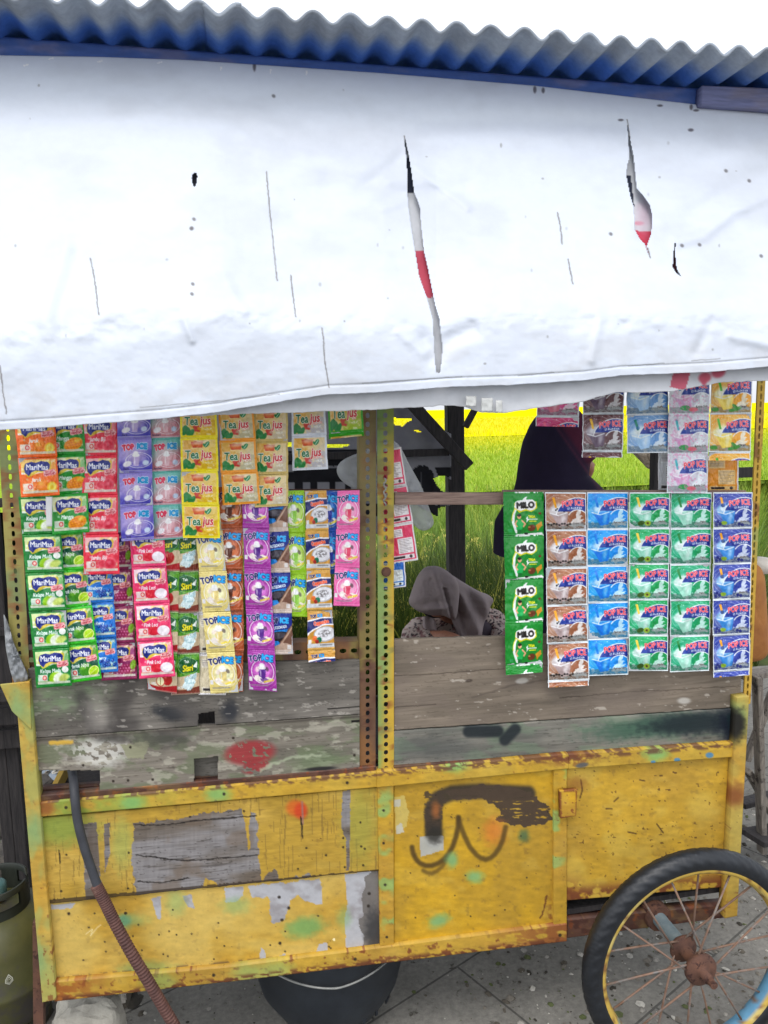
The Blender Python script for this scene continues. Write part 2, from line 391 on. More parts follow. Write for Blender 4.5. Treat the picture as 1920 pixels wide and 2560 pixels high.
tag(rice('rice_plants', M_leaf, -1.0, 2.6, 2.62, 4.2, 9000, 1.0, -.38, 9, .013), 'long drooping dark green leaves of the nearest rice row', 'rice')
tag(rice('rice_plants', M_leaf, -20, 95, 28.5, 80, 30000, .30, .42, 15, .03), 'ripe yellow rice in the farthest part of the field', 'rice')
# drooping grain heads among the near leaves
r = np.random.default_rng(11); mb = []; 
V = []; F = []
for k in range(420):
    y = 2.8+r.random()**2*3; x = (-.3+2.9*r.random())*(y+1.7)/4.4; z = -.38+.74+.12*r.random(); a = r.random()*6.28
    for j in range(16):
        q = j/15; px = x+.12*q*cos(a); py = y+.12*q*sin(a); pz = z+.03*q-.13*q*q; ox, oy, oz = (r.random(3)-.5)*.022
        s = .0045; i = len(V)
        V += [(px+ox-s, py+oy, pz+oz), (px+ox, py+oy-s, pz+oz-s*1.6), (px+ox+s, py+oy, pz+oz), (px+ox, py+oy+s, pz+oz+s*1.6)]
        F.append((i, i+1, i+2, i+3))
me = mesh_np("grain_heads", V, F); me.materials.append(sol_mat("rice_grain", (176, 170, 66), (206, 196, 96), 30, st=0))
o = bpy.data.objects.new("rice_grain", me); sc.collection.objects.link(o)
tag(o, 'small drooping yellow green rice ears between the leaves', 'rice', kind='stuff')

# rubble: pebbles, leaf litter and small stones on the slabs
V = []; F = []; C = []; r = np.random.default_rng(4)
for k in range(5200):
    if k < 2600: x = .5+1.6*r.random()**.8; y = -.35+1.9*r.random()
    elif k < 4200: x = -1.3+.95*r.random(); y = .35+2.0*r.random()
    else: x = -.8+2.6*r.random(); y = -.3+1.6*r.random()
    s = (.0025+.012*r.random()**4) if k < 2600 or k >= 4200 else .006+.045*r.random()**3
    i = len(V); a = r.random()*3; e = .5+.5*r.random(); fl = .5 if r.random() < .7 else .12
    P6 = [(1, 0, 0), (cos(1.1), sin(1.1), .2), (cos(2.3), sin(2.3), 0), (-1, .1, .1), (cos(4), sin(4), 0), (cos(5.2), sin(5.2), .15)]
    for p in P6: V.append((x+s*(p[0]*cos(a)-p[1]*e*sin(a)), y+s*(p[0]*sin(a)+p[1]*e*cos(a)), max(.001, s*p[2])))
    V.append((x+s*.1, y-s*.1, s*fl+.002)); V.append((x-s*.2, y+s*.2, s*fl*.8+.002))
    F += [(i, i+1, i+6), (i+1, i+2, i+6), (i+2, i+7, i+6), (i+2, i+3, i+7), (i+3, i+4, i+7), (i+4, i+5, i+7), (i+5, i+6, i+7), (i+5, i, i+6)]
    c = col([(120, 114, 104), (150, 146, 138), (88, 82, 72), (58, 54, 46), (186, 182, 172), (84, 92, 54)][int(r.integers(0, 6))]); C += [c]*8
me = mesh_np("rubble", V, F, C, False); me.materials.append(attr_mat("stone_chips", .9, 80, .3, .3))
o = bpy.data.objects.new("rubble", me); sc.collection.objects.link(o)
tag(o, 'grey pebbles, chips and leaf litter scattered on the slabs around the cart', 'rubble', kind='stuff')

# ---------------------------------------------------------------- painters
def speck(a, seed, sc_, th, c, al=1.0, sx=1.0):
    return a.put(sst(th, th+.04, fbm(a.X/(sc_*sx), a.Y/sc_, seed, 3)), c, al)
def yellow(a, seed, c1=(198, 152, 42), c2=(180, 138, 46), g=.0, rust=.72, rs=16):
    n = fbm(a.X/120, a.Y/120, seed); a.put(np.ones_like(n), c1); a.put(sst(.35, .65, n), c2)
    if g: a.put(sst(.62-g*.2, .74-g*.2, fbm(a.X/60, a.Y/48, seed+5, 3)), (132, 172, 104), .75)
    a.put(sst(rust, rust+.10, fbm(a.X/rs, a.Y/rs, seed+7, 5)), (118, 62, 34), .85)
    a.put(fbm(a.X/5, a.Y/4, seed+8, 3) > .88, (60, 40, 26), .8)
    a.put(sst(.45, .8, fbm(a.X/46, a.Y/70, seed+21, 5)), (150, 120, 52), .22); a.put(sst(.66, .8, fbm(a.X/13, a.Y/11, seed+23, 5)), (120, 92, 48), .35); a.put(sst(.6, .75, fbm(a.X/70, a.Y/40, seed+25, 3)), (204, 180, 100), .18)
    a.mul(.90+.20*fbm(a.X/24, a.Y/8, seed+3)); return a
def woodbase(a, seed, c1, c2, dark, slope=-.085, gx=70, gy=3.2):
    c1 = tuple(v*.90 for v in c1); c2 = tuple(v*.86 for v in c2)
    Y2 = a.Y-slope*a.X; n = fbm(a.X/gx, Y2/gy, seed, 5); m = fbm(a.X/160, Y2/50, seed+4, 4)
    a.put(np.ones_like(n), c1); a.put(sst(.3, .7, m), c2); a.mul(.88+.24*n)
    k = np.abs(fbm(a.X/150, Y2/7, seed+9, 4)-.5); a.put(1-sst(.0, .012, k), dark, .55)
    a.put(sst(.66, .8, fbm(a.X/90, Y2/4, seed+12, 4)), dark, .35); return Y2
def nails(a, pts, r=3, c=(40, 32, 26)):
    for x, y in pts: a.put(a.ell(x, y, r, r, 0, .3), c, .9)
def rnd_nails(a, seed, n, x0, x1, y0, y1, r=2.6):
    g = np.random.default_rng(seed); nails(a, [(x0+(x1-x0)*g.random(), y0+(y1-y0)*g.random()) for _ in range(n)], r)

def p_plankL1(a):
    woodbase(a, 31, (136, 130, 122), (110, 105, 98), (52, 48, 46))
    a.put(a.ell(150, 1745, 95, 40, -10, .8)*fbm(a.X/20, a.Y/10, 2), (128, 150, 112), 1.1)
    a.put(a.line([(205, 1745), (245, 1840)], 18, 12), (74, 70, 68), .75); a.put(a.line([(325, 1700), (275, 1840)], 24, 18), (66, 62, 60), .7)
    a.put(a.line([(240, 1840), (330, 1810)], 20, 16), (70, 66, 64), .7)
    a.put(a.ell(425, 1783, 38, 17, 12, .5), (46, 48, 52), .9); a.put(a.ell(575, 1778, 20, 24, 0, .6), (48, 50, 56), .85)
    a.put(a.line([(390, 1715), (480, 1790), (560, 1830)], 22, 20), (84, 80, 78), .6)
    a.put(a.ell(245, 1790, 30, 44, -20, .7), (188, 182, 172), .45)
    a.put(sst(.7, .75, fbm(a.X/22, a.Y/8, 77)), (190, 184, 174), .5)
    a.put(a.line([(820, 1772), (900, 1766)], 1.6, .6), (24, 22, 20), .9)
def p_plankL2(a):
    woodbase(a, 47, (146, 138, 126), (128, 122, 110), (64, 58, 52))
    a.put(sst(.46, .60, fbm(a.X/60, a.Y/24, 21, 6)), (108, 116, 90), .7)
    a.put(sst(.57, .66, fbm(a.X/30, a.Y/12, 25, 6)), (176, 172, 156), .6)
    a.put(a.ell(250, 1880, 70, 36, 0, .5)*(fbm(a.X/16, a.Y/12, 26) > .42), (204, 202, 194), .85)
    a.put(a.poly([(300, 1862), (372, 1855), (362, 1895), (318, 1896)], 5, 10, 3), (146, 146, 118), .9)
    a.put(a.line([(128, 1857), (178, 1855)], 5, 3, 3, 8), (214, 170, 66), .9)
    a.put(a.ell(625, 1882, 62, 30, -6, .25)*(fbm(a.X/12, a.Y/7, 5) > .33), (150, 56, 58), .95)
    a.put(a.ell(640, 1915, 34, 16, -20, .3)*(fbm(a.X/12, a.Y/7, 6) > .38), (150, 56, 58), .9)
    a.put(a.ell(790, 1902, 60, 26, -10, .8), (104, 124, 88), .6)
    a.put(a.line([(650, 1925), (720, 1895), (800, 1888)], 4, 3, 6, 12), (176, 184, 156), .7)
    a.put(a.ell(415, 1845, 60, 22, 0, .8), (60, 58, 56), .7); a.put(a.ell(290, 1846, 50, 10, 0, .8), (58, 56, 54), .7)
    a.put(a.ell(800, 1922, 40, 5, -4, .4, ), (36, 34, 36), .9); a.put(a.line([(880, 1803), (897, 1802)], 3), (26, 24, 22))
    nails(a, [(326, 1868), (208, 1913), (320, 1951), (283, 1953), (382, 1949), (886, 1888), (583, 1845)], 3.4)
    a.put(1-sst(0, 7, np.abs(a.Y-(1850-.073*(a.X-85)))), (56, 50, 46), .5)
def p_plankR1(a):
    woodbase(a, 61, (144, 131, 116), (130, 118, 104), (92, 82, 72), gx=110, gy=9)
    a.put(sst(.52, .7, fbm(a.X/120, a.Y/50, 62)), (120, 108, 98), .5)
    a.put(sst(.74, .78, fbm(a.X/26, a.Y/9, 64)), (196, 188, 176), .6)
    for p_ in ([(985, 1690), (1100, 1684), (1260, 1672)], [(1400, 1745), (1600, 1728), (1850, 1716)], [(985, 1768), (1090, 1762)], [(1500, 1650), (1700, 1640), (1850, 1630)]): a.put(a.line(p_, 1.1, .8, 3, 14), (70, 60, 52), .75)
    a.put(a.ell(1172, 1702, 9, 4, -8, .3), (60, 50, 44), .7); a.put(a.line([(1180, 1742), (1290, 1712), (1420, 1690), (1560, 1690)], 2.2, 2, 5, 20), (90, 80, 72), .6)
    a.put(a.ell(1305, 1702, 16, 7, -8, .3), (196, 192, 184), .8); a.put(a.ell(1710, 1752, 16, 8, 0, .4), (196, 192, 184), .8)
    a.put(a.ell(1560, 1740, 90, 14, -6, .8), (104, 94, 86), .5)
def p_plankR2(a):
    woodbase(a, 73, (142, 138, 128), (120, 120, 112), (66, 64, 60))
    a.put(sst(.5, .65, fbm(a.X/70, a.Y/24, 71)), (112, 134, 108), .45)
    a.put(a.line([(1172, 1829), (1244, 1828)], 15, 5), (34, 40, 44), .9); a.put(a.line([(1262, 1850), (1288, 1823)], 14, 5), (36, 42, 46), .9)
    a.put(a.ell(1100, 1870, 90, 24, 0, .8), (78, 80, 78), .65)
    a.put(a.ell(1610, 1818, 130, 26, -6, .7), (58, 92, 74), .8); a.put(a.ell(1735, 1808, 120, 26, -5, .5), (30, 40, 44), .9)
    a.put(a.ell(1842, 1812, 46, 44, 0, .5), (16, 24, 38), .95); a.put(a.ell(1840, 1800, 20, 20, 0, .5), (20, 60, 52), .5)
    a.put(a.ell(1560, 1795, 40, 10, -5, .7), (180, 176, 160), .35)
def p_upperply(a):
    yellow(a, 81, (192, 158, 72), (178, 144, 56), rust=.9)
    a.put((fbm(a.X/3.5, a.Y/90, 82, 4) > .70), (120, 96, 50), .5)
    # bare weathered veneer where the paint has gone
    y2 = a.Y+.085*a.X; w = Art(a.X, a.Y, (146, 142, 140)); woodbase(w, 83, (152, 148, 148), (120, 108, 96), (48, 42, 38), gx=80, gy=3)
    w.mul(.92+.14*fbm(a.X/5, a.Y/60, 85)); w.put(sst(.5, .62, fbm(a.X/60, a.Y/60, 84)), (112, 96, 82), .5)
    m = a.poly([(333, 2060), (612, 2020), (640, 2035), (652, 2215), (340, 2250), (330, 2150)], 7, 14, 4)
    m |= a.poly([(205, 2060), (243, 2055), (250, 2185), (262, 2260), (214, 2262)], 4, 12, 5) | a.poly([(260, 2060), (274, 2056), (274, 2140), (262, 2180)], 2, 12, 6)
    m |= a.poly([(856, 1980), (876, 1974), (874, 2176), (866, 2178), (866, 2100), (853, 2072)], 2, 8, 7)
    m |= a.poly([(664, 2190), (690, 2170), (700, 2205), (770, 2185), (790, 2200), (770, 2216), (650, 2226)], 8, 10, 8)
    m &= ~a.poly([(604, 2020), (630, 2014), (622, 2070), (626, 2120), (620, 2128), (616, 2080)], 2, 8, 9)
    m &= ~a.poly([(505, 2222), (512, 2196), (540, 2205), (545, 2222)], 3, 6, 9)
    mm = m.astype(float)[..., None]; a.c = a.c*(1-mm)+w.c*mm
    a.put(a.ell(150, 2070, 90, 40, 0, .7)*(~m), (128, 158, 70), .7); a.put(a.ell(305, 2110, 24, 60, 0, .7)*(~m), (160, 176, 96), .6)
    a.put(a.ell(900, 2060, 40, 90, 0, .7)*(~m), (150, 156, 70), .55)
    a.put(a.ell(738, 2020, 22, 20, 0, .4), (206, 98, 36), .85); a.put(a.ell(752, 2027, 16, 20, 0, .4), (196, 66, 34), .9); a.put(a.line([(755, 2005), (757, 2060)], 2.4, 1), (150, 110, 100), .8)
    for p in ([(340, 2062), (420, 2062), (500, 2050), (640, 2040)], [(340, 2138), (460, 2152), (560, 2145), (645, 2138)], [(345, 2203), (400, 2208), (470, 2195)], [(148, 2125), (150, 2160)], [(752, 2040), (757, 2095)]):
        a.put(a.line(p, 1.5, .8, 2.5, 10), (30, 26, 24), .9)
    nails(a, [(766, 2120), (858, 2118), (903, 2116), (912, 2122), (166, 2137), (153, 2228), (322, 2132), (320, 2221), (815, 2138), (901, 2056), (745, 2172), (858, 2095), (610, 2028), (862, 2168), (908, 2163), (475, 2042)], 2.8)
    a.put((a.Y > 2247-.092*(a.X-123)+4*fbm(a.X/8, a.Y*0, 3)), (50, 40, 32), .7)
def p_lower(a):
    yellow(a, 91, (198, 162, 74), (188, 148, 54), rust=.93)
    a.put(sst(.4, .7, fbm(a.X/150, a.Y/90, 92)), (214, 190, 110), .45)
    zinc = Art(a.X, a.Y, (176, 176, 180)); zinc.put(sst(.45, .7, fbm(a.X/40, a.Y/30, 93)), (150, 146, 148))
    z2 = zinc.c.copy()
    m = a.poly([(125, 2262), (190, 2258), (180, 2270), (148, 2274), (128, 2272)], 3, 8, 1) | a.poly([(378, 2246), (402, 2240), (402, 2300), (394, 2296), (384, 2268)], 2, 8, 2)
    m |= a.poly([(455, 2240), (480, 2236), (486, 2272), (470, 2268)], 3, 8, 3)
    m |= a.poly([(560, 2220), (608, 2216), (608, 2236), (590, 2254), (564, 2256)], 3, 8, 4)
    m |= a.poly([(617, 2216), (800, 2196), (806, 2262), (790, 2262), (762, 2252), (748, 2236), (726, 2252), (712, 2300), (678, 2308), (674, 2244), (632, 2244)], 5, 14, 5)
    m |= a.poly([(648, 2412), (652, 2366), (662, 2376), (666, 2406)], 2, 8, 6) | a.poly([(690, 2400), (712, 2382), (720, 2396), (770, 2392), (792, 2380), (796, 2362), (816, 2356), (822, 2386), (866, 2376), (866, 2390), (690, 2412)], 3, 10, 7)
    m |= a.poly([(863, 2185), (946, 2176), (952, 2372), (866, 2380), (862, 2300), (868, 2260)], 2, 10, 8)
    mm = m.astype(float)[..., None]; a.c = a.c*(1-mm)+z2*mm
    R = a.poly([(900, 2250), (925, 2180), (950, 2176), (954, 2374), (905, 2376), (905, 2320)], 14, 18, 9)
    a.put(R, (96, 90, 84), .75); a.put(a.ell(940, 2330, 26, 50, 0, .5), (52, 52, 54), .8)
    for q in ((440, 2255, 22, 30), (590, 2264, 32, 20), (320, 2300, 44, 14), (370, 2420, 60, 16), (860, 2295, 16, 24), (330, 2440, 30, 20)):
        a.put(a.ell(*q, 0, .7), (132, 172, 110), .5)
    a.put(a.ell(762, 2318, 44, 24, -8, .6), (110, 160, 92), .8)
    a.put(a.ell(310, 2302, 18, 16, 0, .6), (92, 158, 128), .7)
    rnd_nails(a, 95, 26, 150, 860, 2270, 2410, 2.4); nails(a, [(314, 2283), (172, 2284), (705, 2300), (698, 2243), (722, 2270), (700, 2358), (923, 2234), (921, 2265)], 4)
    a.put(a.ell(835, 2349, 3.5, 3.5), (250, 240, 190)); a.put(a.line([(215, 2335), (232, 2322), (226, 2340), (244, 2318), (252, 2312)], 1, .5), (236, 222, 170), .8)
    a.put(sst(0, 10, 12-(2450-.092*(a.X-141)-a.Y))*(fbm(a.X/12, a.Y/8, 97) > .5), (86, 70, 58), .8)
def p_door(a):
    yellow(a, 101, (194, 152, 36), (178, 140, 42), rust=.93)
    a.put(a.line([(1084, 2062), (1082, 2022), (1096, 1996), (1130, 1982), (1200, 1978), (1320, 1984)], 19, 7), (56, 48, 38), .95)
    a.put(a.line([(1084, 2100), (1083, 2030)], 21, 6), (52, 44, 34), .92)
    br = a.poly([(1110, 1976), (1200, 1962), (1290, 1966), (1330, 1980), (1365, 2014), (1378, 2030), (1384, 2050), (1350, 2062), (1300, 2068), (1240, 2050), (1250, 2020), (1200, 1996), (1130, 2000)], 9, 16, 3)
    st = sst(.26, .36, fbm(a.X/34, (a.Y+.0*a.X)/3.2, 105, 4)); a.put(br*st, (72, 58, 46), .97)
    br2 = a.poly([(1060, 1985), (1120, 1972), (1150, 1990), (1110, 2010), (1100, 2080), (1065, 2080)], 10, 12, 4)
    a.put(br2*sst(.36, .5, fbm(a.X/20, a.Y/3, 106)), (66, 54, 44), .85)
    a.put(a.ell(1090, 2026, 10, 20, 0, .8), (220, 120, 50), .5); a.put(a.ell(1235, 2078, 26, 30, 0, .8), (214, 110, 44), .55)
    a.put(a.poly([(1050, 2092), (1108, 2088), (1108, 2126), (1052, 2142)], 2, 8, 2), (172, 172, 166), .95)
    a.put(a.ell(1086, 2085, 20, 22, 0, .5), (40, 38, 34), .8)
    k = (74, 56, 24)
    a.put(a.line([(1030, 2118), (1033, 2134), (1040, 2148), (1050, 2158), (1064, 2164), (1080, 2164), (1096, 2158), (1110, 2148), (1122, 2134), (1132, 2116), (1140, 2092), (1145, 2068), (1146, 2044)], 6, 4), k, .85)
    a.put(a.line([(1058, 2176), (1068, 2182), (1080, 2184), (1092, 2178), (1104, 2168), (1112, 2156), (1118, 2142)], 5, 4), k, .6)
    a.put(a.line([(1146, 2044), (1152, 2066), (1162, 2092), (1175, 2118), (1190, 2136), (1202, 2145), (1214, 2149), (1226, 2145), (1237, 2136), (1248, 2120), (1257, 2100), (1264, 2068)], 6, 4), k, .75)
    for q in ((1186, 2192, 20, 14, 0), (1130, 2150, 14, 18, 0), (1096, 2302, 24, 14, -20), (1310, 2090, 12, 14, 0)):
        a.put(a.ell(*q, .7), (116, 172, 120) if q[0] != 1310 else (70, 100, 70), .8)
    a.put(a.poly([(984, 1994), (1012, 1990), (1022, 2030), (1016, 2066), (990, 2082)], 3, 10, 8), (200, 184, 110), .7)
    a.put(a.poly([(984, 2000), (1002, 1998), (1002, 2016), (984, 2018)], 1), (186, 184, 170), .9); a.put(a.poly([(990, 2066), (1004, 2056), (1010, 2080), (990, 2086)], 1), (190, 188, 174), .9)
    rnd_nails(a, 108, 16, 1000, 1370, 1960, 2330, 2)
    yb = 2378-.105*(a.X-985); a.put(sst(.1, .9, 1-(yb-a.Y)/26)*sst(0.37, 0.53, fbm(a.X/14, a.Y/9, 109)), (112, 58, 32), .9)
    a.put(sst(0, 1, 1-(1384-a.X)/26)*sst(0, 1, (a.Y-2200)/130)*sst(0.45, 0.61, fbm(a.X/8, a.Y/12, 110)), (104, 54, 32), .9)
    a.put(a.line([(1365, 2240), (1362, 2270), (1350, 2295)], 2, 1, 3, 6), (86, 44, 26), .8)
    a.put(sst(0, 1, 1-(a.Y-(1950-.105*(a.X-985)))/14), (120, 66, 28), .45)
def p_sideplate(a):
    yellow(a, 111, (196, 156, 50), (182, 144, 52), rust=.9)
    a.put(sst(.5, .75, fbm(a.X/110, a.Y/70, 112)), (206, 178, 84), .5)
    a.put(fbm(a.X/9, a.Y/7, 113, 3) > .80, (84, 56, 28), .8)
    for p in ([(1452, 1950), (1456, 1975), (1450, 1995)], [(1535, 2004), (1546, 1994)], [(1515, 2022), (1530, 2022)], [(1600, 1950), (1612, 1952)], [(1642, 2060), (1658, 2082)], [(1570, 2080), (1590, 2084)]):
        a.put(a.line(p, 1.8, 1), (76, 52, 28), .85)
    yb = 2251-.087*(a.X-1417); a.put(sst(.0, .8, 1-(yb-a.Y)/46)*sst(0.39, 0.55, fbm(a.X/18, a.Y/14, 114)), (112, 60, 36), .9)
    a.put(sst(0, 1, 1-(a.X-1417)/70)*sst(0, 1, 1-(yb-a.Y)/80)*sst(0.35, 0.51, fbm(a.X/18, a.Y/14, 116)), (120, 66, 40), .8)
    a.put(a.ell(1440, 1960, 26, 16, 0, .8), (130, 74, 30), .5)
def p_rail_top(a):
    yellow(a, 121, (190, 156, 58), (192, 152, 48), rust=.76, rs=12)
    gl = sst(0, 1, 1-(a.X-100)/480); a.put(gl*sst(.25, .5, fbm(a.X/50, a.Y/30, 122)), (132, 158, 66), .85)
    for x, y in ((330, 2008), (545, 1985), (1140, 1913), (1640, 1884)): a.put(a.ell(x, y, 28, 18, 0, .7), (118, 178, 108), .75)
    yt = 2006-.082*(a.X-95); a.put(sst(0, 1, 1-(a.Y-yt)/9)*sst(0.41, 0.57, fbm(a.X/14, a.Y/6, 123)), (96, 62, 48), .8)
    a.put(a.ell(1420, 1892, 60, 20, 0, .7)*sst(0.35, 0.51, fbm(a.X/10, a.Y/8, 124)), (112, 62, 40), .8); a.put(a.ell(1455, 1913, 16, 6, -10, .3), (84, 86, 92), .9)
    a.put(a.ell(108, 2020, 30, 18, 0, .6), (128, 66, 36), .7)
    for x, y, r in ((1774, 1888, 10), (1693, 1900, 8), (1633, 1905, 6)): a.put(a.ell(x, y, r, r*.7, 0, .2), (70, 130, 180), .85)
    nails(a, [(165, 2019), (560, 1985), (868, 1957)], 4)
def p_rail_bot(a):
    yellow(a, 131, (190, 152, 54), (176, 138, 54), rust=.64, rs=14)
    a.put(sst(0, 1, 1-(a.X-143)/160)*sst(0.33, 0.49, fbm(a.X/22, a.Y/12, 132)), (150, 84, 34), .85)
    a.put(sst(0, 1, (a.X-1150)/270)*sst(0.37, 0.53, fbm(a.X/26, a.Y/10, 133)), (136, 76, 44), .85)
    for x in (400, 620, 690): a.put(a.ell(x, 2480-.1*(x-143), 40, 22, 0, .7), (150, 172, 96), .7)
    yb = 2500-.118*(a.X-143); a.put(sst(0, 1, 1-(yb-a.Y)/14)*sst(0.40, 0.56, fbm(a.X/15, a.Y/6, 134)), (98, 54, 34), .9)
    nails(a, [(534, 2438), (888, 2398), (1400, 2338)], 4.2)
def p_upright(seed, g):
    def f(a):
        yellow(a, seed, (186, 156, 72), (192, 148, 54), rust=.74, rs=12)
        a.put(sst(.42, .6, fbm(a.X/40, a.Y/70, seed+2, 3)), (160, 162, 90), .7*g)
        for y in ((1770, 2075, 2400) if g > .5 else (1790,)): a.put(a.ell(a.X.mean(), y, 30, 42, 0, .8), (116, 160, 112), .6)
        if g < .5: a.put(a.ell(1838, 1812, 26, 40, 0, .5), (24, 22, 20), .95); a.put(a.ell(1836, 1990, 30, 26, 0, .7), (120, 60, 32), .75)
        a.put(np.abs(a.Y-2440) < 70*(fbm(a.X/10, a.Y/20, seed+4) > .62), (120, 62, 34), .6*g)
    return f
def p_stile(a): yellow(a, 141, (190, 150, 44), (180, 140, 50), g=.12, rust=.74, rs=10); nails(a, [(959, 2026), (959, 2108), (963, 2212), (967, 2343)], 3.4)

# ---------------------------------------------------------------- the cart
M_tie = sol_mat('grey_wire_tie', (128, 126, 120), (160, 158, 150), 40)
cart = empty("food_cart", (.38, .2, 0), 'old yellow wooden and iron street vending cart with peeling paint and a spoked wheel', 'food cart')
def slot_iron(name, A, B, w, mat, parent, c_fn, pitch=.0197, hw=.0036, hh=.0062, flange=.03, side=1, back=True):
    """slotted angle iron between two world points: front flange pierced by oblong slots, plus its return"""
    A = np.array(A, float); B = np.array(B, float); L = np.linalg.norm(B-A); t = (B-A)/L
    xx = np.array([t[2], 0, -t[0]]); xx = xx/np.linalg.norm(xx)
    if xx[0] < 0: xx = -xx
    if abs(t[0]) > abs(t[2]): xx = np.array([0, 0, 1.0])
    n = int(L/pitch); ph = L/n; V = []; F = []
    an = [(-1, -1), (-.33, -1), (.33, -1), (1, -1), (1, -.33), (1, .33), (1, 1), (.33, 1), (-.33, 1), (-1, 1), (-1, .33), (-1, -.33)]
    for k in range(n):
        c = A+t*(k+.5)*ph; i = len(V)
        for (u, v) in an: V.append(c+xx*u*w/2+t*v*ph/2)
        for (u, v) in an:
            q = math.hypot(u, v); V.append(c+xx*u/q*hw*1.0+t*(v/q*hw+(hh-hw)*np.sign(v)*(abs(v) > .5)))
        F += [(i+j, i+(j+1) % 12, i+12+(j+1) % 12, i+12+j) for j in range(12)]
    V = np.array(V); a = Art(V[:, 0]*1000, V[:, 2]*-1000, (150, 120, 60)); c_fn(a)
    # return flange
    C = a.c; m = len(V); e0 = A+xx*side*w/2; e1 = B+xx*side*w/2; yy = np.array([0, flange, 0])
    rows = 24; R = []
    for k in range(rows+1):
        p = e0+(e1-e0)*k/rows; R += [p, p+yy]
    V = np.concatenate([V, np.array(R)]); a2 = Art(V[m:, 0]*1000, V[m:, 2]*-1000, (150, 120, 60)); c_fn(a2)
    Q = [f for f in F]+[(m+2*k, m+2*k+1, m+2*k+3, m+2*k+2) for k in range(rows)]
    me = mesh_np(name, V, Q, np.concatenate([C, a2.c]), False)
    import bmesh
    b = bmesh.new(); b.from_mesh(me); bmesh.ops.remove_doubles(b, verts=b.verts, dist=1e-5); bmesh.ops.recalc_face_normals(b, faces=b.faces); b.to_mesh(me); b.free()
    o = link(name, me, mat, parent); s = o.modifiers.new("thickness", 'SOLIDIFY'); s.thickness = .002; s.offset = 0
    return o
def c_rust(a):
    a.put(np.ones_like(a.X), (104, 76, 58)); a.put(sst(.4, .6, fbm(a.X/60, a.Y/90, 3)), (130, 90, 54)); a.put(sst(.5, .62, fbm(a.X/40, a.Y/120, 8)), (128, 116, 62), .8); a.put(sst(.55, .65, fbm(a.X/20, a.Y/30, 5)), (82, 50, 40), .7); a.put(sst(-1150, -1450, a.Y)*sst(.3, .6, fbm(a.X/30, a.Y/60, 44)), (124, 114, 70), .85)
def c_green(a):
    a.put(np.ones_like(a.X), (196, 160, 56)); a.put(sst(.30, .62, fbm(a.X/30, a.Y/150, 13)+.22*sst(304, 288, a.X)-.2*sst(306, 322, a.X)), (122, 152, 92), .9); a.put(sst(.6, .7, fbm(a.X/30, a.Y/40, 15)), (120, 112, 70), .7); a.put(sst(.66, .72, fbm(a.X/15, a.Y/20, 18)), (128, 72, 40), .8)
    a.put(sst(-1500, -1640, a.Y), (92, 128, 74), .7)
def c_yel(a):
    a.put(np.ones_like(a.X), (196, 158, 60)); a.put(sst(.55, .68, fbm(a.X/30, a.Y/90, 23)), (140, 156, 90), .7); a.put(sst(.58, .66, fbm(a.X/20, a.Y/40, 25)), (118, 76, 44), .7)
def c_left(a):
    a.put(np.ones_like(a.X), (160, 150, 84)); a.put(sst(.45, .6, fbm(a.X/30, a.Y/90, 33)), (124, 136, 88), .9); a.put(sst(.55, .65, fbm(a.X/20, a.Y/40, 35)), (138, 88, 52), .8)
slot_iron("slotted_post", P(919, 960, .012), P(919, 1932, .012), .0385, M_paint, cart, c_rust, side=-1, hw=.0050)
slot_iron("slotted_post", P(963, 960, .008), P(965, 1930, .008), .0375, M_paint, cart, c_green, side=1, hw=.0054)
slot_iron("slotted_post", P(16, 1010, .01), P(54, 1712, .01), .036, M_paint, cart, c_left, side=-1)
slot_iron("slotted_post", P(1906, 900, .01), P(1867, 1760, .01), .020, M_paint, cart, c_yel, hw=.0032, hh=.0075, side=1)
slot_iron("slotted_rail", P(62, 1650, .022), P(899, 1626, .022), .043, M_paint, cart, c_rust, hw=.006, hh=.008, pitch=.026, side=1, flange=.04)

Lq = lambda *p: p
notch = [(90, 1926), (250, 1926), (250, 1990), (80, 1990)]
panel("plank", [(70, 1672), (899, 1651), (899, 1785), (86, 1845)], .006, p_plankL1, M_wood, cart, thick=.018, holes=[[(495, 1785), (537, 1778), (537, 1820), (495, 1820)]])
panel("plank", [(87, 1848), (899, 1788), (899, 1926), (96, 1998)], .004, p_plankL2, M_wood, cart, thick=.018,
      holes=[notch, [(485, 1897), (545, 1891), (545, 1955), (485, 1960)]], wob=3)
panel("plank", [(985, 1601), (1852, 1572), (1852, 1767), (985, 1825)], .012, p_plankR1, M_wood, cart, thick=.018, wob=4)
panel("plank", [(985, 1830), (1850, 1771), (1843, 1861), (985, 1918)], .008, p_plankR2, M_wood, cart, thick=.018, wob=3)
panel("plywood_panel", [(103, 2047), (945, 1969), (947, 2176), (121, 2260)], .0, p_upperply, M_wood, cart, thick=.010, wob=4)
panel("side_panel", [(120, 2250), (946, 2168), (952, 2380), (142, 2455)], .006, p_lower, M_paint, cart, thick=.008)
door = panel("door", [(985, 1950), (1384, 1908), (1384, 2336), (985, 2378)], .004, p_door, M_paint, cart, thick=.012, label='yellow cart door with brown brush marks and sprayed loops')
panel("side_panel", [(1417, 1918), (1832, 1888), (1826, 2216), (1417, 2251)], .008, p_sideplate, M_paint, cart, thick=.004, bump=lambda X, Y: .004*(fbm(X/160, Y/120, 4)-.5))
panel("stile", [(944, 1966), (984, 1962), (985, 2378), (951, 2382)], -.004, p_stile, M_paint, cart, thick=.02)
panel("stile", [(1385, 1915), (1417, 1912), (1417, 2334), (1385, 2338)], -.005, p_stile, M_paint, cart, thick=.02)
panel("rail", [(95, 2008), (942, 1930), (942, 1968), (102, 2042)], -.008, p_rail_top, M_paint, cart, thick=.028)
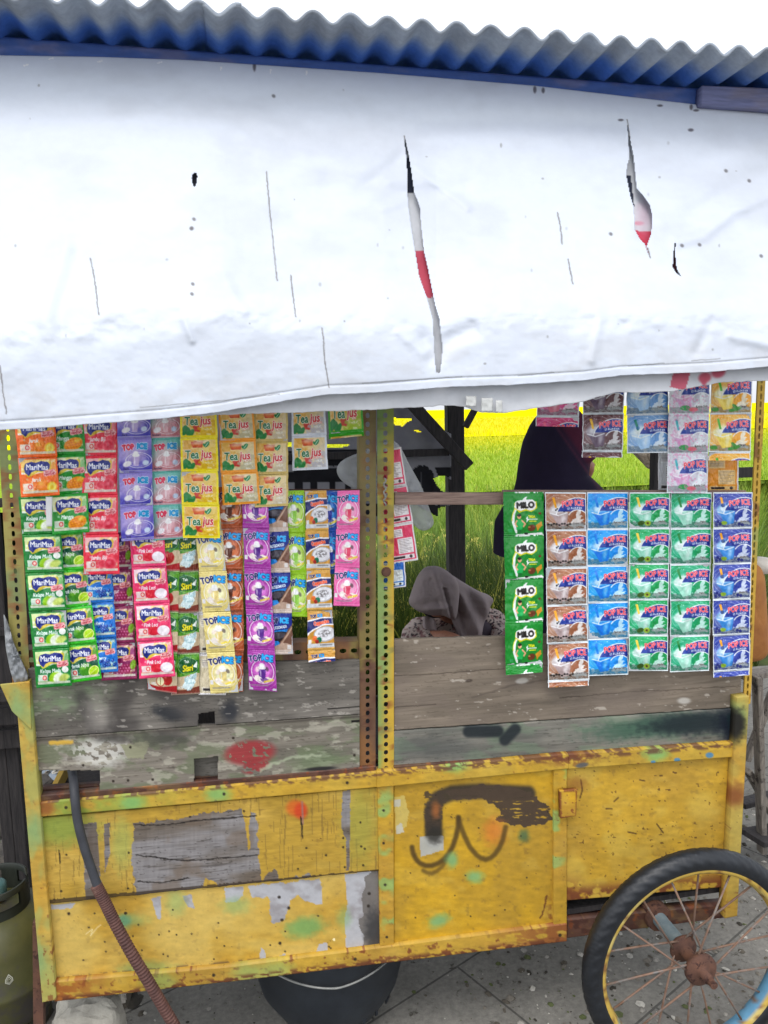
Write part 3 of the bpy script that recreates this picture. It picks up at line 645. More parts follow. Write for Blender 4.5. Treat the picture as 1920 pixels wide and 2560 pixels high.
panel("rail", [(942, 1930), (1421, 1885), (1421, 1922), (942, 1969)], -.009, p_rail_top, M_paint, cart, thick=.028)
panel("rail", [(1421, 1886), (1840, 1856), (1840, 1892), (1421, 1923)], -.008, p_rail_top, M_paint, cart, thick=.028)
panel("rail", [(130, 2456), (560, 2419), (560, 2455), (136, 2504)], -.009, p_rail_bot, M_paint, cart, thick=.03)
panel("rail", [(560, 2419), (1417, 2310), (1417, 2353), (560, 2456)], -.009, p_rail_bot, M_paint, cart, thick=.03)
panel("upright", [(37, 1708), (72, 1704), (141, 2500), (106, 2506)], -.014, p_upright(151, 1.0), M_paint, cart, thick=.035)
panel("upright", [(1842, 1744), (1873, 1740), (1843, 2290), (1812, 2296)], -.014, p_upright(161, .3), M_paint, cart, thick=.03)
panel("bracket", [(0, 1712), (74, 1704), (78, 1824), (30, 1778)], -.018, p_upright(171, .9), M_paint, cart, thick=.006)
panel("hinge_plate", [(1400, 1978), (1443, 1974), (1440, 2040), (1402, 2046)], -.022, lambda a: (yellow(a, 7, (212, 164, 34), rust=.66, rs=9), a.put(sst(0, 1, 1-np.minimum(np.minimum(a.X-1400, 1443-a.X), np.minimum(a.Y-1976, 2044-a.Y))/7)*(fbm(a.X/8, a.Y/8, 4) > .35), (116, 62, 36), .85)) and None, M_paint, door, step=1.5, thick=.012)
c_ir = lambda a: (yellow(a, 9, (92, 62, 50), (76, 52, 44), rust=.6, rs=12), a.put(sst(.55, .65, fbm(a.X/20, a.Y/12, 3)), (70, 42, 36), .8)) and None
panel("rusty_rail", [(1418, 2300), (1815, 2262), (1842, 2290), (1418, 2345)], .012, c_ir, M_paint, cart, thick=.03)
panel("rusty_ledge", [(98, 1990), (940, 1916), (942, 1932), (97, 2010)], -.0, c_ir, M_paint, cart, thick=.02)
panel("rusty_ledge", [(985, 1916), (1845, 1855), (1845, 1862), (985, 1926)], .0, c_ir, M_paint, cart, thick=.02)
panel("rusty_ledge", [(98, 1972), (260, 1962), (262, 1988), (98, 2000)], .03, c_ir, M_paint, cart, thick=.02)
panel("inner_board", [(470, 1880), (560, 1870), (560, 1972), (470, 1980)], .03, lambda a: (woodbase(a, 5, (150, 146, 138), (120, 116, 108), (60, 56, 50)), a.put(a.Y > 1940, (110, 82, 66), .9)) and None, M_wood, cart, thick=.01)
X0, X1 = -.47, 1.235
M_box = sol_mat("old_yellow_box_board", (150, 124, 50), (176, 142, 52), 8, rough=.8, c3=(96, 84, 66), s3=5)
z_f = float(P(560, 2440, 0)[2]); z_t = float(P(560, 1985, 0)[2]); z_c = float(P(400, 1720, .0)[2])
MB().box((X0, .03, z_f+.005), (X1, .46, z_f+.02)).build("floor_board", M_darkwood, cart)
MB().box((X0-.012, .022, z_f+.01), (X0, .46, z_t+.02)).build("end_board", M_box, cart)
MB().box((X1, .022, z_f+.03), (X1+.012, .46, z_t+.02)).build("end_board", M_box, cart)
MB().box((X0, .46, z_f), (X1, .472, z_t+.02)).build("back_board", M_darkwood, cart)
MB().box((X0, .03, z_t-.03), (X1, .46, z_t-.012)).build("counter_board", M_darkwood, cart)
for x, w_ in ((X0-.01, .03), (.0, .03), (X1-.004, .016)):
    MB().box((x, .44, z_t+.02), (x+w_, .47, 1.72)).build("rear_post", M_darkwood, cart)
MB().box((X0-.01, .10, z_c-.30), (X1, .13, z_c-.27)).build("inner_rail", M_rust, cart)
MB().lathe(P(966, 1430, -.004), [(.0, -.008), (.009, -.007), (.0095, .0), (.012, .002)], 'y', 12).build("bolt", M_rust, cart)
MB().tube([P(962+3*sin(k*1.3), 1196+k*4.2, -.004-.003*(k % 2)) for k in range(17)], .0022, 6).build("wire_tie", M_tie, cart)
# legs and the wheel
MB().bar(P(97, 2300, .03), P(100, 2720, .03), .022, .022, (0, 1, 0)).build("leg", M_rust, cart)
MB().box((-.46, .44, 0), (-.43, .46, z_f)).build("leg", M_rust, cart)
MB().box((1.2, .44, .3), (1.23, .46, z_f)).build("axle_hanger", M_rust, cart)

def wheel(cx, cy, cz, R, parent, flip=1):
    w = bpy.data.objects.new("wheel", None); sc.collection.objects.link(w); w.parent = parent; w.location = Vector((cx, cy, cz))-rootloc(parent)
    r = .025; Rm = R-r; prof = []; n = 420; ns = 30
    V = np.zeros((n, ns, 3)); 
    for i in range(n):
        for k in range(ns):
            b = 2*pi*k/ns; t = 2*pi*i/n; rr = r*(1.0+.08*max(0, cos(b)))
            outer = cos(b)    # 1 at tread
            tr = 0
            if outer > -.25:
                ph = (t*52/(2*pi)*1.0+2.2*abs(sin(b)))
                tr = .0012*(1 if (ph % 1) < .45 else -.4)*min(1, (outer+.25)*2.0)*(1 if abs(b if b < pi else b-2*pi) > .12 else .2)
            rr += tr
            V[i, k] = ((Rm+rr*cos(b))*cos(t)+cx, cy+rr*1.02*sin(b), cz+(Rm+rr*cos(b))*sin(t))
    Q = [(i*ns+k, i*ns+(k+1) % ns, ((i+1) % n)*ns+(k+1) % ns, ((i+1) % n)*ns+k) for i in range(n) for k in range(ns)]
    me = mesh_np("tyre", V, Q); ty = link("tyre", me, M_rubber, w)
    ro = Rm-.014
    prof = [(ro+.006, -.020), (ro-.004, -.0215), (ro-.010, -.018), (ro-.012, -.010), (ro-.016, 0), (ro-.012, .010), (ro-.010, .018), (ro-.004, .0215), (ro+.006, .020), (ro, 0), (ro+.006, -.020)]
    m = MB().lathe((cx, cy, cz), prof, 'y', 120); me = m.mesh("rim", True); v = np.array([q.co[:] for q in me.vertices]); an = np.arctan2(v[:, 2]-cz, v[:, 0]-cx)
    a = Art(an*300, v[:, 1]*3000, (190, 160, 74)); a.put(sst(.55, .6, fbm(a.X/60, a.Y/200, 3)), (196, 176, 104)); a.put(((an > -1.3) & (an < .35)) * (v[:, 1] > cy-.012), (84, 142, 186), .9)
    a.put(((an > -2.6) & (an < -2.3)), (84, 142, 186), .5); a.put(fbm(a.X/12, a.Y/40, 8) > .62, (120, 82, 50), .8)
    at = me.color_attributes.new('Col', 'FLOAT_COLOR', 'POINT'); at.data.foreach_set('color', np.concatenate([lin(a.c), np.ones((len(v), 1))], 1).astype(np.float32).ravel())
    link("rim", me, M_paint, w)
    hub = MB().lathe((cx, cy, cz), [(.004, -.075), (.012, -.072), (.012, -.05), (.02, -.048), (.036, -.044), (.040, -.040), (.040, -.030), (.030, -.026), (.015, -.022), (.015, .03), (.034, .034), (.036, .04), (.018, .046), (.016, .07)], 'y', 32).build("hub", M_rust, w, True)
    MB().lathe((cx, cy, cz), [(.0, -.092), (.009, -.091), (.009, -.07)], 'y', 16).build("axle_nut", M_rust, hub)
    for k in range(18):
        s = -1 if k % 2 else 1; a0 = 2*pi*k/18+.12; off = (.9 if (k//2) % 2 else -.9)
        p0 = (cx+.026*cos(a0+off), cy+(-.035 if s < 0 else .036), cz+.026*sin(a0+off)); p1 = (cx+(ro-.012)*cos(a0), cy+s*.004, cz+(ro-.012)*sin(a0))
        MB().tube([p0, tuple((np.array(p0)+np.array(p1))/2+np.array([.001*(k % 3-1), 0, .001])), p1], .0026, 8).build("spoke", M_spoke, w, True)
    return w
M_spoke = sol_mat("rusty_spoke", (112, 84, 68), (140, 114, 98), 30, rough=.8, c3=(120, 118, 116), s3=25, lo3=.5, hi3=.62)
WX, WY, WZ = 1.024, -.15, .285
wheel(WX, WY, WZ, .285, cart); wheel(WX, .60, WZ, .285, cart)
MB().tube([(WX, WY+.06, WZ), (WX, .54, WZ)], .019, 16).build("axle", sol_mat("blue_grey_axle", (92, 108, 114), (116, 128, 130), 20, c3=(120, 70, 44), s3=20), cart, True)
mb = MB(); mb.box((WX-.03, .012, WZ-.02), (WX+.02, .05, float(P(1690, 2290, .03)[2]))); mb.lathe((WX-.0, .03, WZ), [(.034, -.03), (.036, -.02), (.036, .02), (.034, .03)], 'y', 20, True)
mb.build("axle_hanger", M_rust, cart)
# support block below the left corner
def rock(name, c, s, seed, mat, label, cat, parent=None, n=14):
    V = []; 
    for i in range(n):
        for j in range(2*n):
            th = pi*i/(n-1); ph = 2*pi*j/(2*n); d = np.array([sin(th)*cos(ph), sin(th)*sin(ph), cos(th)])
            d = np.sign(d)*np.abs(d)**.45; d = d*(1+.28*(fbm(np.array(d[0]*2+seed), np.array(d[1]*2+d[2]*1.7), seed)-.5)); V.append(np.array(c)+d*np.array(s)/1.15)
    m = 2*n; F = [(i*m+j, i*m+(j+1) % m, (i+1)*m+(j+1) % m, (i+1)*m+j) for i in range(n-1) for j in range(m)]
    me = mesh_np(name, V, F, None, False); o = link(name, me, mat, parent); return tag(o, label, cat)
M_block = sol_mat("pale_limestone", (150, 146, 136), (186, 182, 170), 14, rough=.95, c3=(96, 90, 82), s3=18, lo3=.6, hi3=.7, st=.9, d=.01)
q = P(210, 2490, .08); rock("concrete_block", (float(q[0]), .10, float(q[2])/2), (.092, .07, float(q[2])/2), 3, M_block, 'chipped pale concrete block propping up the left corner of the cart', 'block')
# ---------------------------------------------------------------- roof
roof = empty("stall_roof", (.4, 1.0, 0), 'corrugated grey cement roof on a blue beam and dark timber posts over the cart', 'roof')
cx_ = [-.44, -.362, -.284, -.2095, -.1305, -.0525, .0257, .1033, .180, .258, .337, .413, .488, .565, .641, .717, .792, .867, .941, 1.014, 1.087, 1.161, 1.236]
cx_ = [cx_[0]-.078*k for k in range(8, 0, -1)]+cx_+[1.236+.0745*k for k in range(1, 12)]
def roof_sheet(x0, x1, dz, seed):
    nx = int((x1-x0)/.0045); X, Y = np.meshgrid(np.linspace(x0, x1, nx), np.concatenate([np.linspace(-.004, .3, 26), np.linspace(.36, 2.6, 14)]))
    ph = np.interp(X, cx_, np.arange(len(cx_))); wx = [float(P(a, b, 0)[0]) for a, b in ((375, 20), (992, 66), (1790, 130))]; wz = [float(P(a, b, 0)[2]) for a, b in ((375, 20), (992, 66), (1790, 130))]
    base = np.interp(X, [-1]+wx+[2.2], [wz[0]]+wz+[wz[2]])
    Yv = Y-(Y < .05)*0.004*fbm(X*30, Y*0, seed)
    Z = base+.0115*np.cos(2*pi*ph)+dz+.004*Y*fbm(X*3, Y*3, seed)
    a = Art(X*1000, Y*1000, (150, 158, 168)); a.put(sst(.4, .7, fbm(X*14, Y*14, seed, 5)), (128, 134, 142), .8)
    a.put(sst(.045, .135, Y+.05*(fbm(X*9, Y*9, 6)-.5)), (58, 98, 176), .96)  # bluish shade under the roof, painted into the sheet colour towards the beam
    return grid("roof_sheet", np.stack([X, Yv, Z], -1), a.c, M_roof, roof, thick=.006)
M_roof = attr_mat("cement_sheet", .9, 70, .14, .35, .002, spec=.2)
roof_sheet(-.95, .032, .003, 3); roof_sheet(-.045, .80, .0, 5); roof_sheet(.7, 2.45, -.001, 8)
bm_ = lambda c1, c2: (lambda a: (a.put(np.ones_like(a.X), c1), a.put(sst(.5, .72, fbm(a.X/110, a.Y/40, 12)), c2, .7), a.mul(.88+.24*fbm(a.X/60, a.Y/4, 3))) and None)
panel("beam", [(-120, 82), (1990, 240), (1990, 330), (-120, 172)], .155, bm_((62, 90, 152), (112, 112, 146)), M_paint, roof, step=6, thick=.05)
panel("beam_end", [(1756, 214), (1990, 223), (1990, 279), (1752, 264)], .128, bm_((112, 116, 150), (132, 126, 142)), M_wood, roof, step=4, thick=.026)
def pbar(p, q, Y, w, d, name, mat, parent, **k):
    a = P(p[0], p[1], Y); b = P(q[0], q[1], Y if not isinstance(Y, tuple) else Y[1]); return MB().bar(a, b, w, d, (0, 1, 0)).build(name, mat, parent, bev=.003, **k)
RY = 2.15
a = P(1142, 1230, RY); MB().box((float(a[0])-.045, RY, 0), (float(a[0])+.045, RY+.07, 2.42)).build("post", M_darkwood, roof, bev=.004)
pbar((1030, 1010), (1172, 1166), 1.98, .055, .045, "brace", M_darkwood, roof); pbar((1200, 1000), (1163, 1068), 1.98, .03, .03, "brace", M_darkwood, roof)
pbar((560, 1148), (1122, 1130), 2.0, .036, .03, "rail", M_darkwood, roof)
for xx in (-.9, 2.33): MB().box((xx, RY, 0), (xx+.07, RY+.07, 2.42)).build("post", M_darkwood, roof, bev=.004)
MB().box((-.95, RY, 2.36), (2.42, RY+.06, 2.43)).build("beam", M_darkwood, roof)
for xx in (-.6, .35, 1.3): MB().box((xx, .2, 2.40), (xx+.04, RY, 2.45)).build("rafter", M_darkwood, roof)
pbar((1640, 1188), (1895, 1180), .53, .034, .012, "rail", M_darkwood, roof)

# ---------------------------------------------------------------- tarpaulin
topx = [(-140, 136), (0, 138), (249, 142), (475, 150), (960, 183), (1336, 214), (1747, 262), (1920, 284), (2060, 300)]
hemx = [(-140, 1086), (0, 1076), (150, 1066), (400, 1047), (550, 1030), (680, 1007), (822, 986), (940, 982), (1128, 967), (1285, 962), (1460, 951), (1550, 939), (1673, 934), (1776, 929), (1920, 917), (2060, 908)]
inx = [(500, 1040), (640, 1034), (940, 1024), (1119, 1013), (1160, 1016), (1200, 1030), (1258, 1032), (1400, 1012), (1456, 1004), (1538, 981), (1619, 981), (1682, 978), (1801, 956), (1898, 952), (2060, 946)]
bndx = [(-140, 835), (0, 832), (150, 822), (330, 800), (560, 780), (680, 792), (800, 806), (960, 800), (1090, 826), (1200, 800), (1300, 788), (1420, 800), (1560, 792), (1750, 800), (2060, 812)]
ip = lambda t, x: np.interp(x, [p[0] for p in t], [p[1] for p in t])
def prof(X, Y):
    b = ip(bndx, X); t = ip(topx, X); q = np.clip((Y-t)/(b-t), 0, 1.6); q = 1-np.log1p(np.exp((1-q)*30))/30
    lo = np.clip((Y-b)/(ip(hemx, X)-b), 0, 1.5)
    return .150-.36*q+.02*np.sin(q*pi)-.022*lo
def tarp_d(X, Y):
    d = prof(X, Y); A = Art(X, Y, (0, 0, 0)); b = ip(bndx, X)
    nb = np.exp(-((Y-b-6)/34)**2); d = d-(.018*(fbm(X/80, Y/60, 5, 3)-.5)+.0016*(fbm(X/20, Y/18, 6, 3)-.5))*nb
    q = np.clip((Y-ip(topx, X))/(b-ip(topx, X)), 0, 1.4)
    d = d+.016*(fbm(X/260, Y/130, 7)-.5)*np.sin(np.clip(q, 0, 1)*pi)+.006*(fbm(X/90, Y/70, 8)-.5)*np.clip(q*3, 0, 1)
    for pts, w, am in (([(1990, 460), (1830, 530), (1760, 590), (1690, 606)], 16, -.012), ([(1990, 380), (1830, 470), (1720, 540)], 26, .010), ([(1960, 330), (1800, 400)], 30, -.008),
                       ([(1040, 420), (1090, 460), (1170, 520)], 12, -.008), ([(1010, 500), (960, 520)], 14, -.006), ([(1000, 395), (950, 440), (900, 470)], 18, .007),
                       ([(1060, 310), (1300, 306), (1560, 316)], 24, .008), ([(1080, 345), (1400, 352)], 20, -.006), ([(960, 500), (1160, 470)], 22, .005),
                       ([(165, 620), (140, 700), (112, 790), (118, 830)], 22, -.007), ([(200, 640), (150, 800), (150, 830)], 30, .006), ([(560, 690), (610, 780)], 14, -.006),
                       ([(1060, 850), (1085, 890), (1110, 860), (1180, 820)], 22, .014), ([(1000, 830), (1060, 880)], 16, -.008), ([(1500, 800), (1480, 900)], 12, -.006),
                       ([(1780, 800), (1740, 880)], 14, .007), ([(460, 800), (480, 850)], 10, -.007), ([(130, 820), (150, 850), (220, 835)], 14, -.004), ([(820, 440), (960, 470), (1010, 480)], 20, .006),
                       ([(700, 540), (900, 560)], 30, .005), ([(250, 640), (420, 660), (560, 720)], 26, -.005), ([(1560, 540), (1650, 560)], 16, -.006), ([(1920, 860), (1830, 840)], 14, -.008)):
        L = A.line(pts, 0, 1e-6) if False else None
        dd = np.full(X.shape, 1e9)
        for (x1, y1), (x2, y2) in zip(pts[:-1], pts[1:]):
            vx, vy = x2-x1, y2-y1; tt = np.clip(((X-x1)*vx+(Y-y1)*vy)/(vx*vx+vy*vy), 0, 1); dd = np.minimum(dd, np.hypot(X-x1-tt*vx, Y-y1-tt*vy))
        d = d+am*.8*np.exp(-(dd/w)**2)
    h = ip(hemx, X); d = d+.007*(fbm(X/70, X*0+2, 41)-.5)*sst(h-120, h, Y)+.002*np.exp(-((Y-h+22)/3)**2)
    return d
TE = [[(1012, 344), (1016, 360), (1023, 393), (1030, 440), (1036, 483), (1044, 500), (1050, 520), (1053, 564), (1060, 628), (1070, 670), (1084, 743), (1090, 770), (1098, 796), (1106, 865), (1104, 900), (1100, 934), (1090, 930), (1086, 876), (1082, 796), (1067, 743), (1048, 690), (1038, 628), (1028, 564), (1022, 520), (1019, 483), (1018, 430), (1016, 393), (1012, 360)],
      [(1569, 309), (1574, 340), (1584, 390), (1588, 430), (1592, 471), (1608, 488), (1625, 512), (1630, 535), (1631, 560), (1628, 585), (1617, 616), (1624, 642), (1612, 610), (1600, 598), (1588, 576), (1586, 540), (1584, 515), (1576, 490), (1566, 440), (1568, 413), (1574, 395), (1570, 340)],
      [(1688, 599), (1690, 612), (1687, 628), (1690, 650), (1692, 670), (1702, 690), (1690, 682), (1682, 668), (1683, 640)], [(482, 434), (490, 430), (494, 440), (490, 462), (486, 468), (481, 458), (479, 445)]]
def cracks(a):
    k = (120, 116, 116)
    for p in ([(667, 430), (672, 500), (682, 600), (693, 702)], [(727, 688), (734, 750), (739, 792)], [(806, 820), (812, 900), (823, 968)], [(226, 647), (237, 700), (247, 786)], [(0, 913), (8, 980), (16, 1035)],
              [(1394, 532), (1402, 570), (1406, 610)], [(1420, 648), (1432, 709)], [(1011, 340), (1020, 392)], [(1568, 300), (1574, 345)], [(1620, 620), (1625, 644)]):
        a.put(a.line(p, 1.5, 1.2, 2, 9), k, .85)
    for p in ([(905, 958), (1155, 942)], [(1295, 940), (1385, 931)], [(1570, 915), (1660, 908)], [(1730, 902), (1800, 896)], [(350, 1019), (560, 1001), (700, 985)]): a.put(a.line(p, 1.0, 1.0, 1.5, 14), (132, 132, 134), .7)
    g = np.random.default_rng(5)
    for i in range(34):
        x, y = g.random()*1920, 180+g.random()*780; a.put(a.ell(x, y, 1.6+2*g.random(), 1.6+3.5*g.random(), 0, .5), (120, 118, 116), .2+.35*g.random())
    for x, y in ((485, 548), (480, 570), (482, 710), (480, 735), (1527, 585), (1705, 614), (1749, 612), (1815, 427), (1873, 452), (1903, 640), (684, 240), (478, 572)): a.put(a.ell(x, y, 5, 4, 40, .4), (96, 92, 94), .7)
    for x, y in ((66, 163), (128, 147), (250, 154), (399, 157)): a.put(a.line([(x-6, y+1), (x+5, y-2)], 1.6), (250, 250, 250))
    for x, y in ((553, 171), (677, 178), (767, 182)): a.put(a.line([(x, y-4), (x-1, y+5)], 1.6), (250, 250, 250))
    for x, y, h in ((636, 166, 12), (1337, 224, 9), (1358, 226, 7), (1728, 268, 7), (1727, 325, 4), (1552, 300, 3), (1740, 276, 3), (1650, 264, 3)): a.put(a.ell(x, y, 4 if h > 4 else 7, h, 0, .4), (88, 84, 92), .8)
def p_tarp(a):
    a.put(np.ones_like(a.X), (222, 228, 238)); a.put(sst(.45, .75, fbm(a.X/200, a.Y/90, 3)), (208, 213, 222), .6)
    h = ip(hemx, a.X); a.put(sst(.45, .7, fbm(a.X/60, a.Y/40, 4))*sst(h-180, h-60, a.Y), (206, 206, 208), .3)
    a.put(np.abs(a.Y-h+24) < 1.2, (190, 192, 196), .5)
    cracks(a)
nx, ny = 940, 430
u, v = np.meshgrid(np.linspace(-120, 2040, nx), np.linspace(0, 1, ny)); Yp = ip(topx, u)*(1-v)+(ip(hemx, u)+3*(fbm(u/24, u*0, 8)-.5))*v
a = Art(u, Yp, (0, 0, 0)); p_tarp(a)
xc = (u[:-1, :-1]+u[1:, 1:])/2; yc = (Yp[:-1, :-1]+Yp[1:, 1:])/2; b = Art(xc, yc, (0, 0, 0)); keep = np.ones(xc.shape, bool)
for t_ in TE: keep &= ~b.poly(t_)
V = P(u, Yp, tarp_d(u, Yp)); V2, Q2, ui = compact(V.reshape(-1, 3), gridq(ny, nx, keep))
me = mesh_np("tarpaulin", V2, Q2, a.c.reshape(-1, 3)[ui]); tarp = link("tarpaulin", me, M_tarp)
m = tarp.modifiers.new("thickness", 'SOLIDIFY'); m.thickness = .0012; m.offset = -1
tag(tarp, 'torn off-white tarpaulin hanging from the blue beam as an awning', 'tarpaulin')

def p_banner(a):
    a.put(np.ones_like(a.X), (214, 216, 220))
    a.put(a.rect(960, 393, 1200, 484), (26, 34, 56)); a.put(a.rect(960, 628, 1160, 744), (206, 84, 104))
    a.put(a.poly([(1555, 438), (1577, 438), (1586, 516), (1570, 516)]), (36, 42, 62)); a.put(a.rect(1560, 577, 1660, 640), (206, 60, 84))
    a.put(a.ell(1597, 558, 13, 5, 0, .4), (226, 130, 150), .8); a.put(a.ell(1610, 540, 18, 40, 0, .9), (190, 160, 176), .6)
    a.put(a.ell(1689, 650, 16, 34), (84, 44, 54)); a.put(a.ell(486, 448, 20, 30), (70, 70, 80))
    a.put(a.poly([(1684, 925), (1729, 922), (1713, 976), (1675, 967)]), (200, 92, 112), .95)
    a.put(a.ell(1762, 944, 16, 13, -20, .3), (198, 88, 108), .95); a.put(a.ell(1760, 952, 7, 12, 0, .3), (198, 88, 108), .9); a.put(a.ell(1796, 930, 18, 14, -20, .3), (198, 88, 108), .95)
    a.mul(.96+.06*fbm(a.X/30, a.Y/30, 4))
nx, ny = 420, 170
def inner(x0, x1, ytop, off, name, label, nx, ny):
    u, v = np.meshgrid(np.linspace(x0, x1, nx), np.linspace(0, 1, ny)); Yp = ytop*(1-v)+(ip(inx, u)+4*(fbm(u/18, u*0, 9)-.5))*v
    a = Art(u, Yp, (0, 0, 0)); p_banner(a)
    d = prof(u, Yp)+off+.012*(fbm(u/120, Yp/90, 12)-.5)+.010*(fbm(u/50, u*0, 19)-.5)*sst(940, 1010, Yp)
    o = grid(name, P(u, Yp, d), a.c, M_banner, None, thick=.0012); return tag(o, label, 'banner')
inner(470, 2030, 330, .030, "banner", 'printed banner layered behind the torn tarpaulin, black and red bands showing through the slits', 520, 220)
# clips of clear tape holding the banner edge
tape = sol_mat("clear_tape", (176, 178, 176), (200, 200, 196), 30, rough=.25, st=.3)
for k, (x, y, w, h) in enumerate(((1178, 1003, 26, 26), (1218, 1012, 28, 34), (1248, 1016, 16, 30))):
    X, Y = np.meshgrid(np.linspace(x-w/2, x+w/2, 8), np.linspace(y-h/2, y+h/2, 8)); d = prof(X, Y)+.012+.006*(fbm(X/9, Y/9, k)-.5)
    o = grid("tape_strip", P(X, Y, d), np.ones(X.shape+(3,))*.7, tape, None, thick=.001); tag(o, ['crumpled clear tape stuck on the banner edge nearest the two braces', 'crumpled clear tape in the middle of the three on the banner edge', 'crumpled clear tape closest to the green chocolate drink sachets'][k], 'tape', 'tape strips on the banner edge')

# ---------------------------------------------------------------- sachet designs
W = 100.0
def cv(nx, ny, H):
    X, Y = np.meshgrid((np.arange(nx*2)+.5)/(nx*2)*W, (np.arange(ny*2)+.5)/(ny*2)*H); return Art(X, Y, (255, 255, 255))
def down(a, nx, ny):
    c = a.c.reshape(ny, 2, nx, 2, 3).mean((1, 3)); g = c.mean(-1, keepdims=True); c = g+(c-g)*1.10; return np.clip((c-.5)*1.10+.475, .01, .97)
def fruit(a, kind, x, y):
    if kind == 'orange':
        a.put(a.ell(x-8, y, 15, 15, 0, .1), (238, 140, 40)); a.put(a.ell(x-12, y-5, 6, 5, 0, .8), (250, 190, 90), .7); a.put(a.ell(x+15, y+5, 12, 14, 20), (246, 190, 40)); a.put(a.ell(x+16, y+5, 9, 11, 20), (252, 226, 110)); a.put(a.ell(x+16, y+5, 4, 5, 20, .5), (244, 196, 60))
    elif kind == 'mango':
        a.put(a.ell(x+3, y, 25, 15, -18, .08), (240, 158, 30)); 
        for k in range(-3, 4): a.put(a.line([(x+k*8-6, y-12), (x+k*8+8, y+14)], .8, .6)*a.ell(x+3, y, 23, 13, -18), (206, 112, 20), .7); a.put(a.line([(x-22, y+k*6), (x+26, y+k*6-8)], .8, .6)*a.ell(x+3, y, 23, 13, -18), (206, 112, 20), .7)
        a.put(a.ell(x+14, y-9, 9, 4, -18, .6), (252, 210, 90), .8)
    elif kind == 'guava':
        a.put(a.ell(x-14, y, 13, 11, 0, .1), (236, 130, 140)); a.put(a.ell(x-14, y, 10, 8, 0, .3), (216, 74, 94)); a.put(a.ell(x+8, y, 17, 15, 0, .1), (232, 110, 124)); a.put(a.ell(x+8, y, 13, 11, 0, .4), (206, 50, 78)); a.put(a.ell(x+6, y-3, 5, 4, 0, .8), (240, 150, 160), .6)
    elif kind == 'coco':
        a.put(a.ell(x-12, y+2, 17, 13, -30, .1), (150, 196, 40)); a.put(a.ell(x-2, y+3, 16, 11, -30, .2), (236, 244, 226)); a.put(a.ell(x+13, y+4, 15, 9, -25, .3), (198, 214, 120)); a.put(a.ell(x+18, y-16, 9, 8), (238, 242, 236))
    elif kind == 'lime':
        a.put(a.ell(x-8, y-3, 20, 16, -15, .08), (70, 140, 30)); a.put(a.ell(x-14, y-8, 7, 4, -15, .8), (150, 200, 90), .7); a.put(a.ell(x+14, y+3, 16, 13, -30), (228, 240, 150)); a.put(a.ell(x+14, y+3, 13.5, 10.5, -30), (176, 214, 40)); a.put(a.line([(x+4, y+9), (x+24, y-3)], .8, .5), (226, 240, 150))
    elif kind == 'berry':
        g = np.random.default_rng(2)
        for _ in range(15): q = (x-24+g.random()*52, y-8+g.random()*18); a.put(a.ell(q[0], q[1], 5, 5), (22, 70, 150)); a.put(a.ell(q[0]-1.5, q[1]-1.5, 2, 2, 0, .6), (120, 170, 230), .8)
    elif kind == 'grape':
        g = np.random.default_rng(3)
        for k in range(13): q = (x-14+8*(k % 4)+4*(k//4 % 2), y-9+7*(k//4)); a.put(a.ell(q[0], q[1], 5.4, 5.4), (150, 40, 90)); a.put(a.ell(q[0]-1.5, q[1]-2, 2.2, 2, 0, .6), (226, 140, 180), .8)
        a.put(a.ell(x+24, y-12, 8, 13, 20, .2), (140, 180, 60))
    elif kind == 'lychee':
        a.put(a.ell(x-16, y, 15, 13, 0, .1), (206, 40, 66)); a.put(fbm(a.X/3, a.Y/3, 3) > .55, (232, 90, 110), .5*1.0*(a.ell(x-16, y, 14, 12)).max()) if False else None
        a.put(a.ell(x+12, y+1, 20, 15, 0), (214, 60, 100)); a.put(a.ell(x+12, y+1, 17.5, 13, 0, .1), (246, 236, 242))
    return a
def sealrib(a, H, c, t=5):
    a.put(a.rect(0, 0, 100, t) | a.rect(0, H-t, 100, H) | a.rect(0, 0, 4, H) | a.rect(96, 0, 100, H), c)
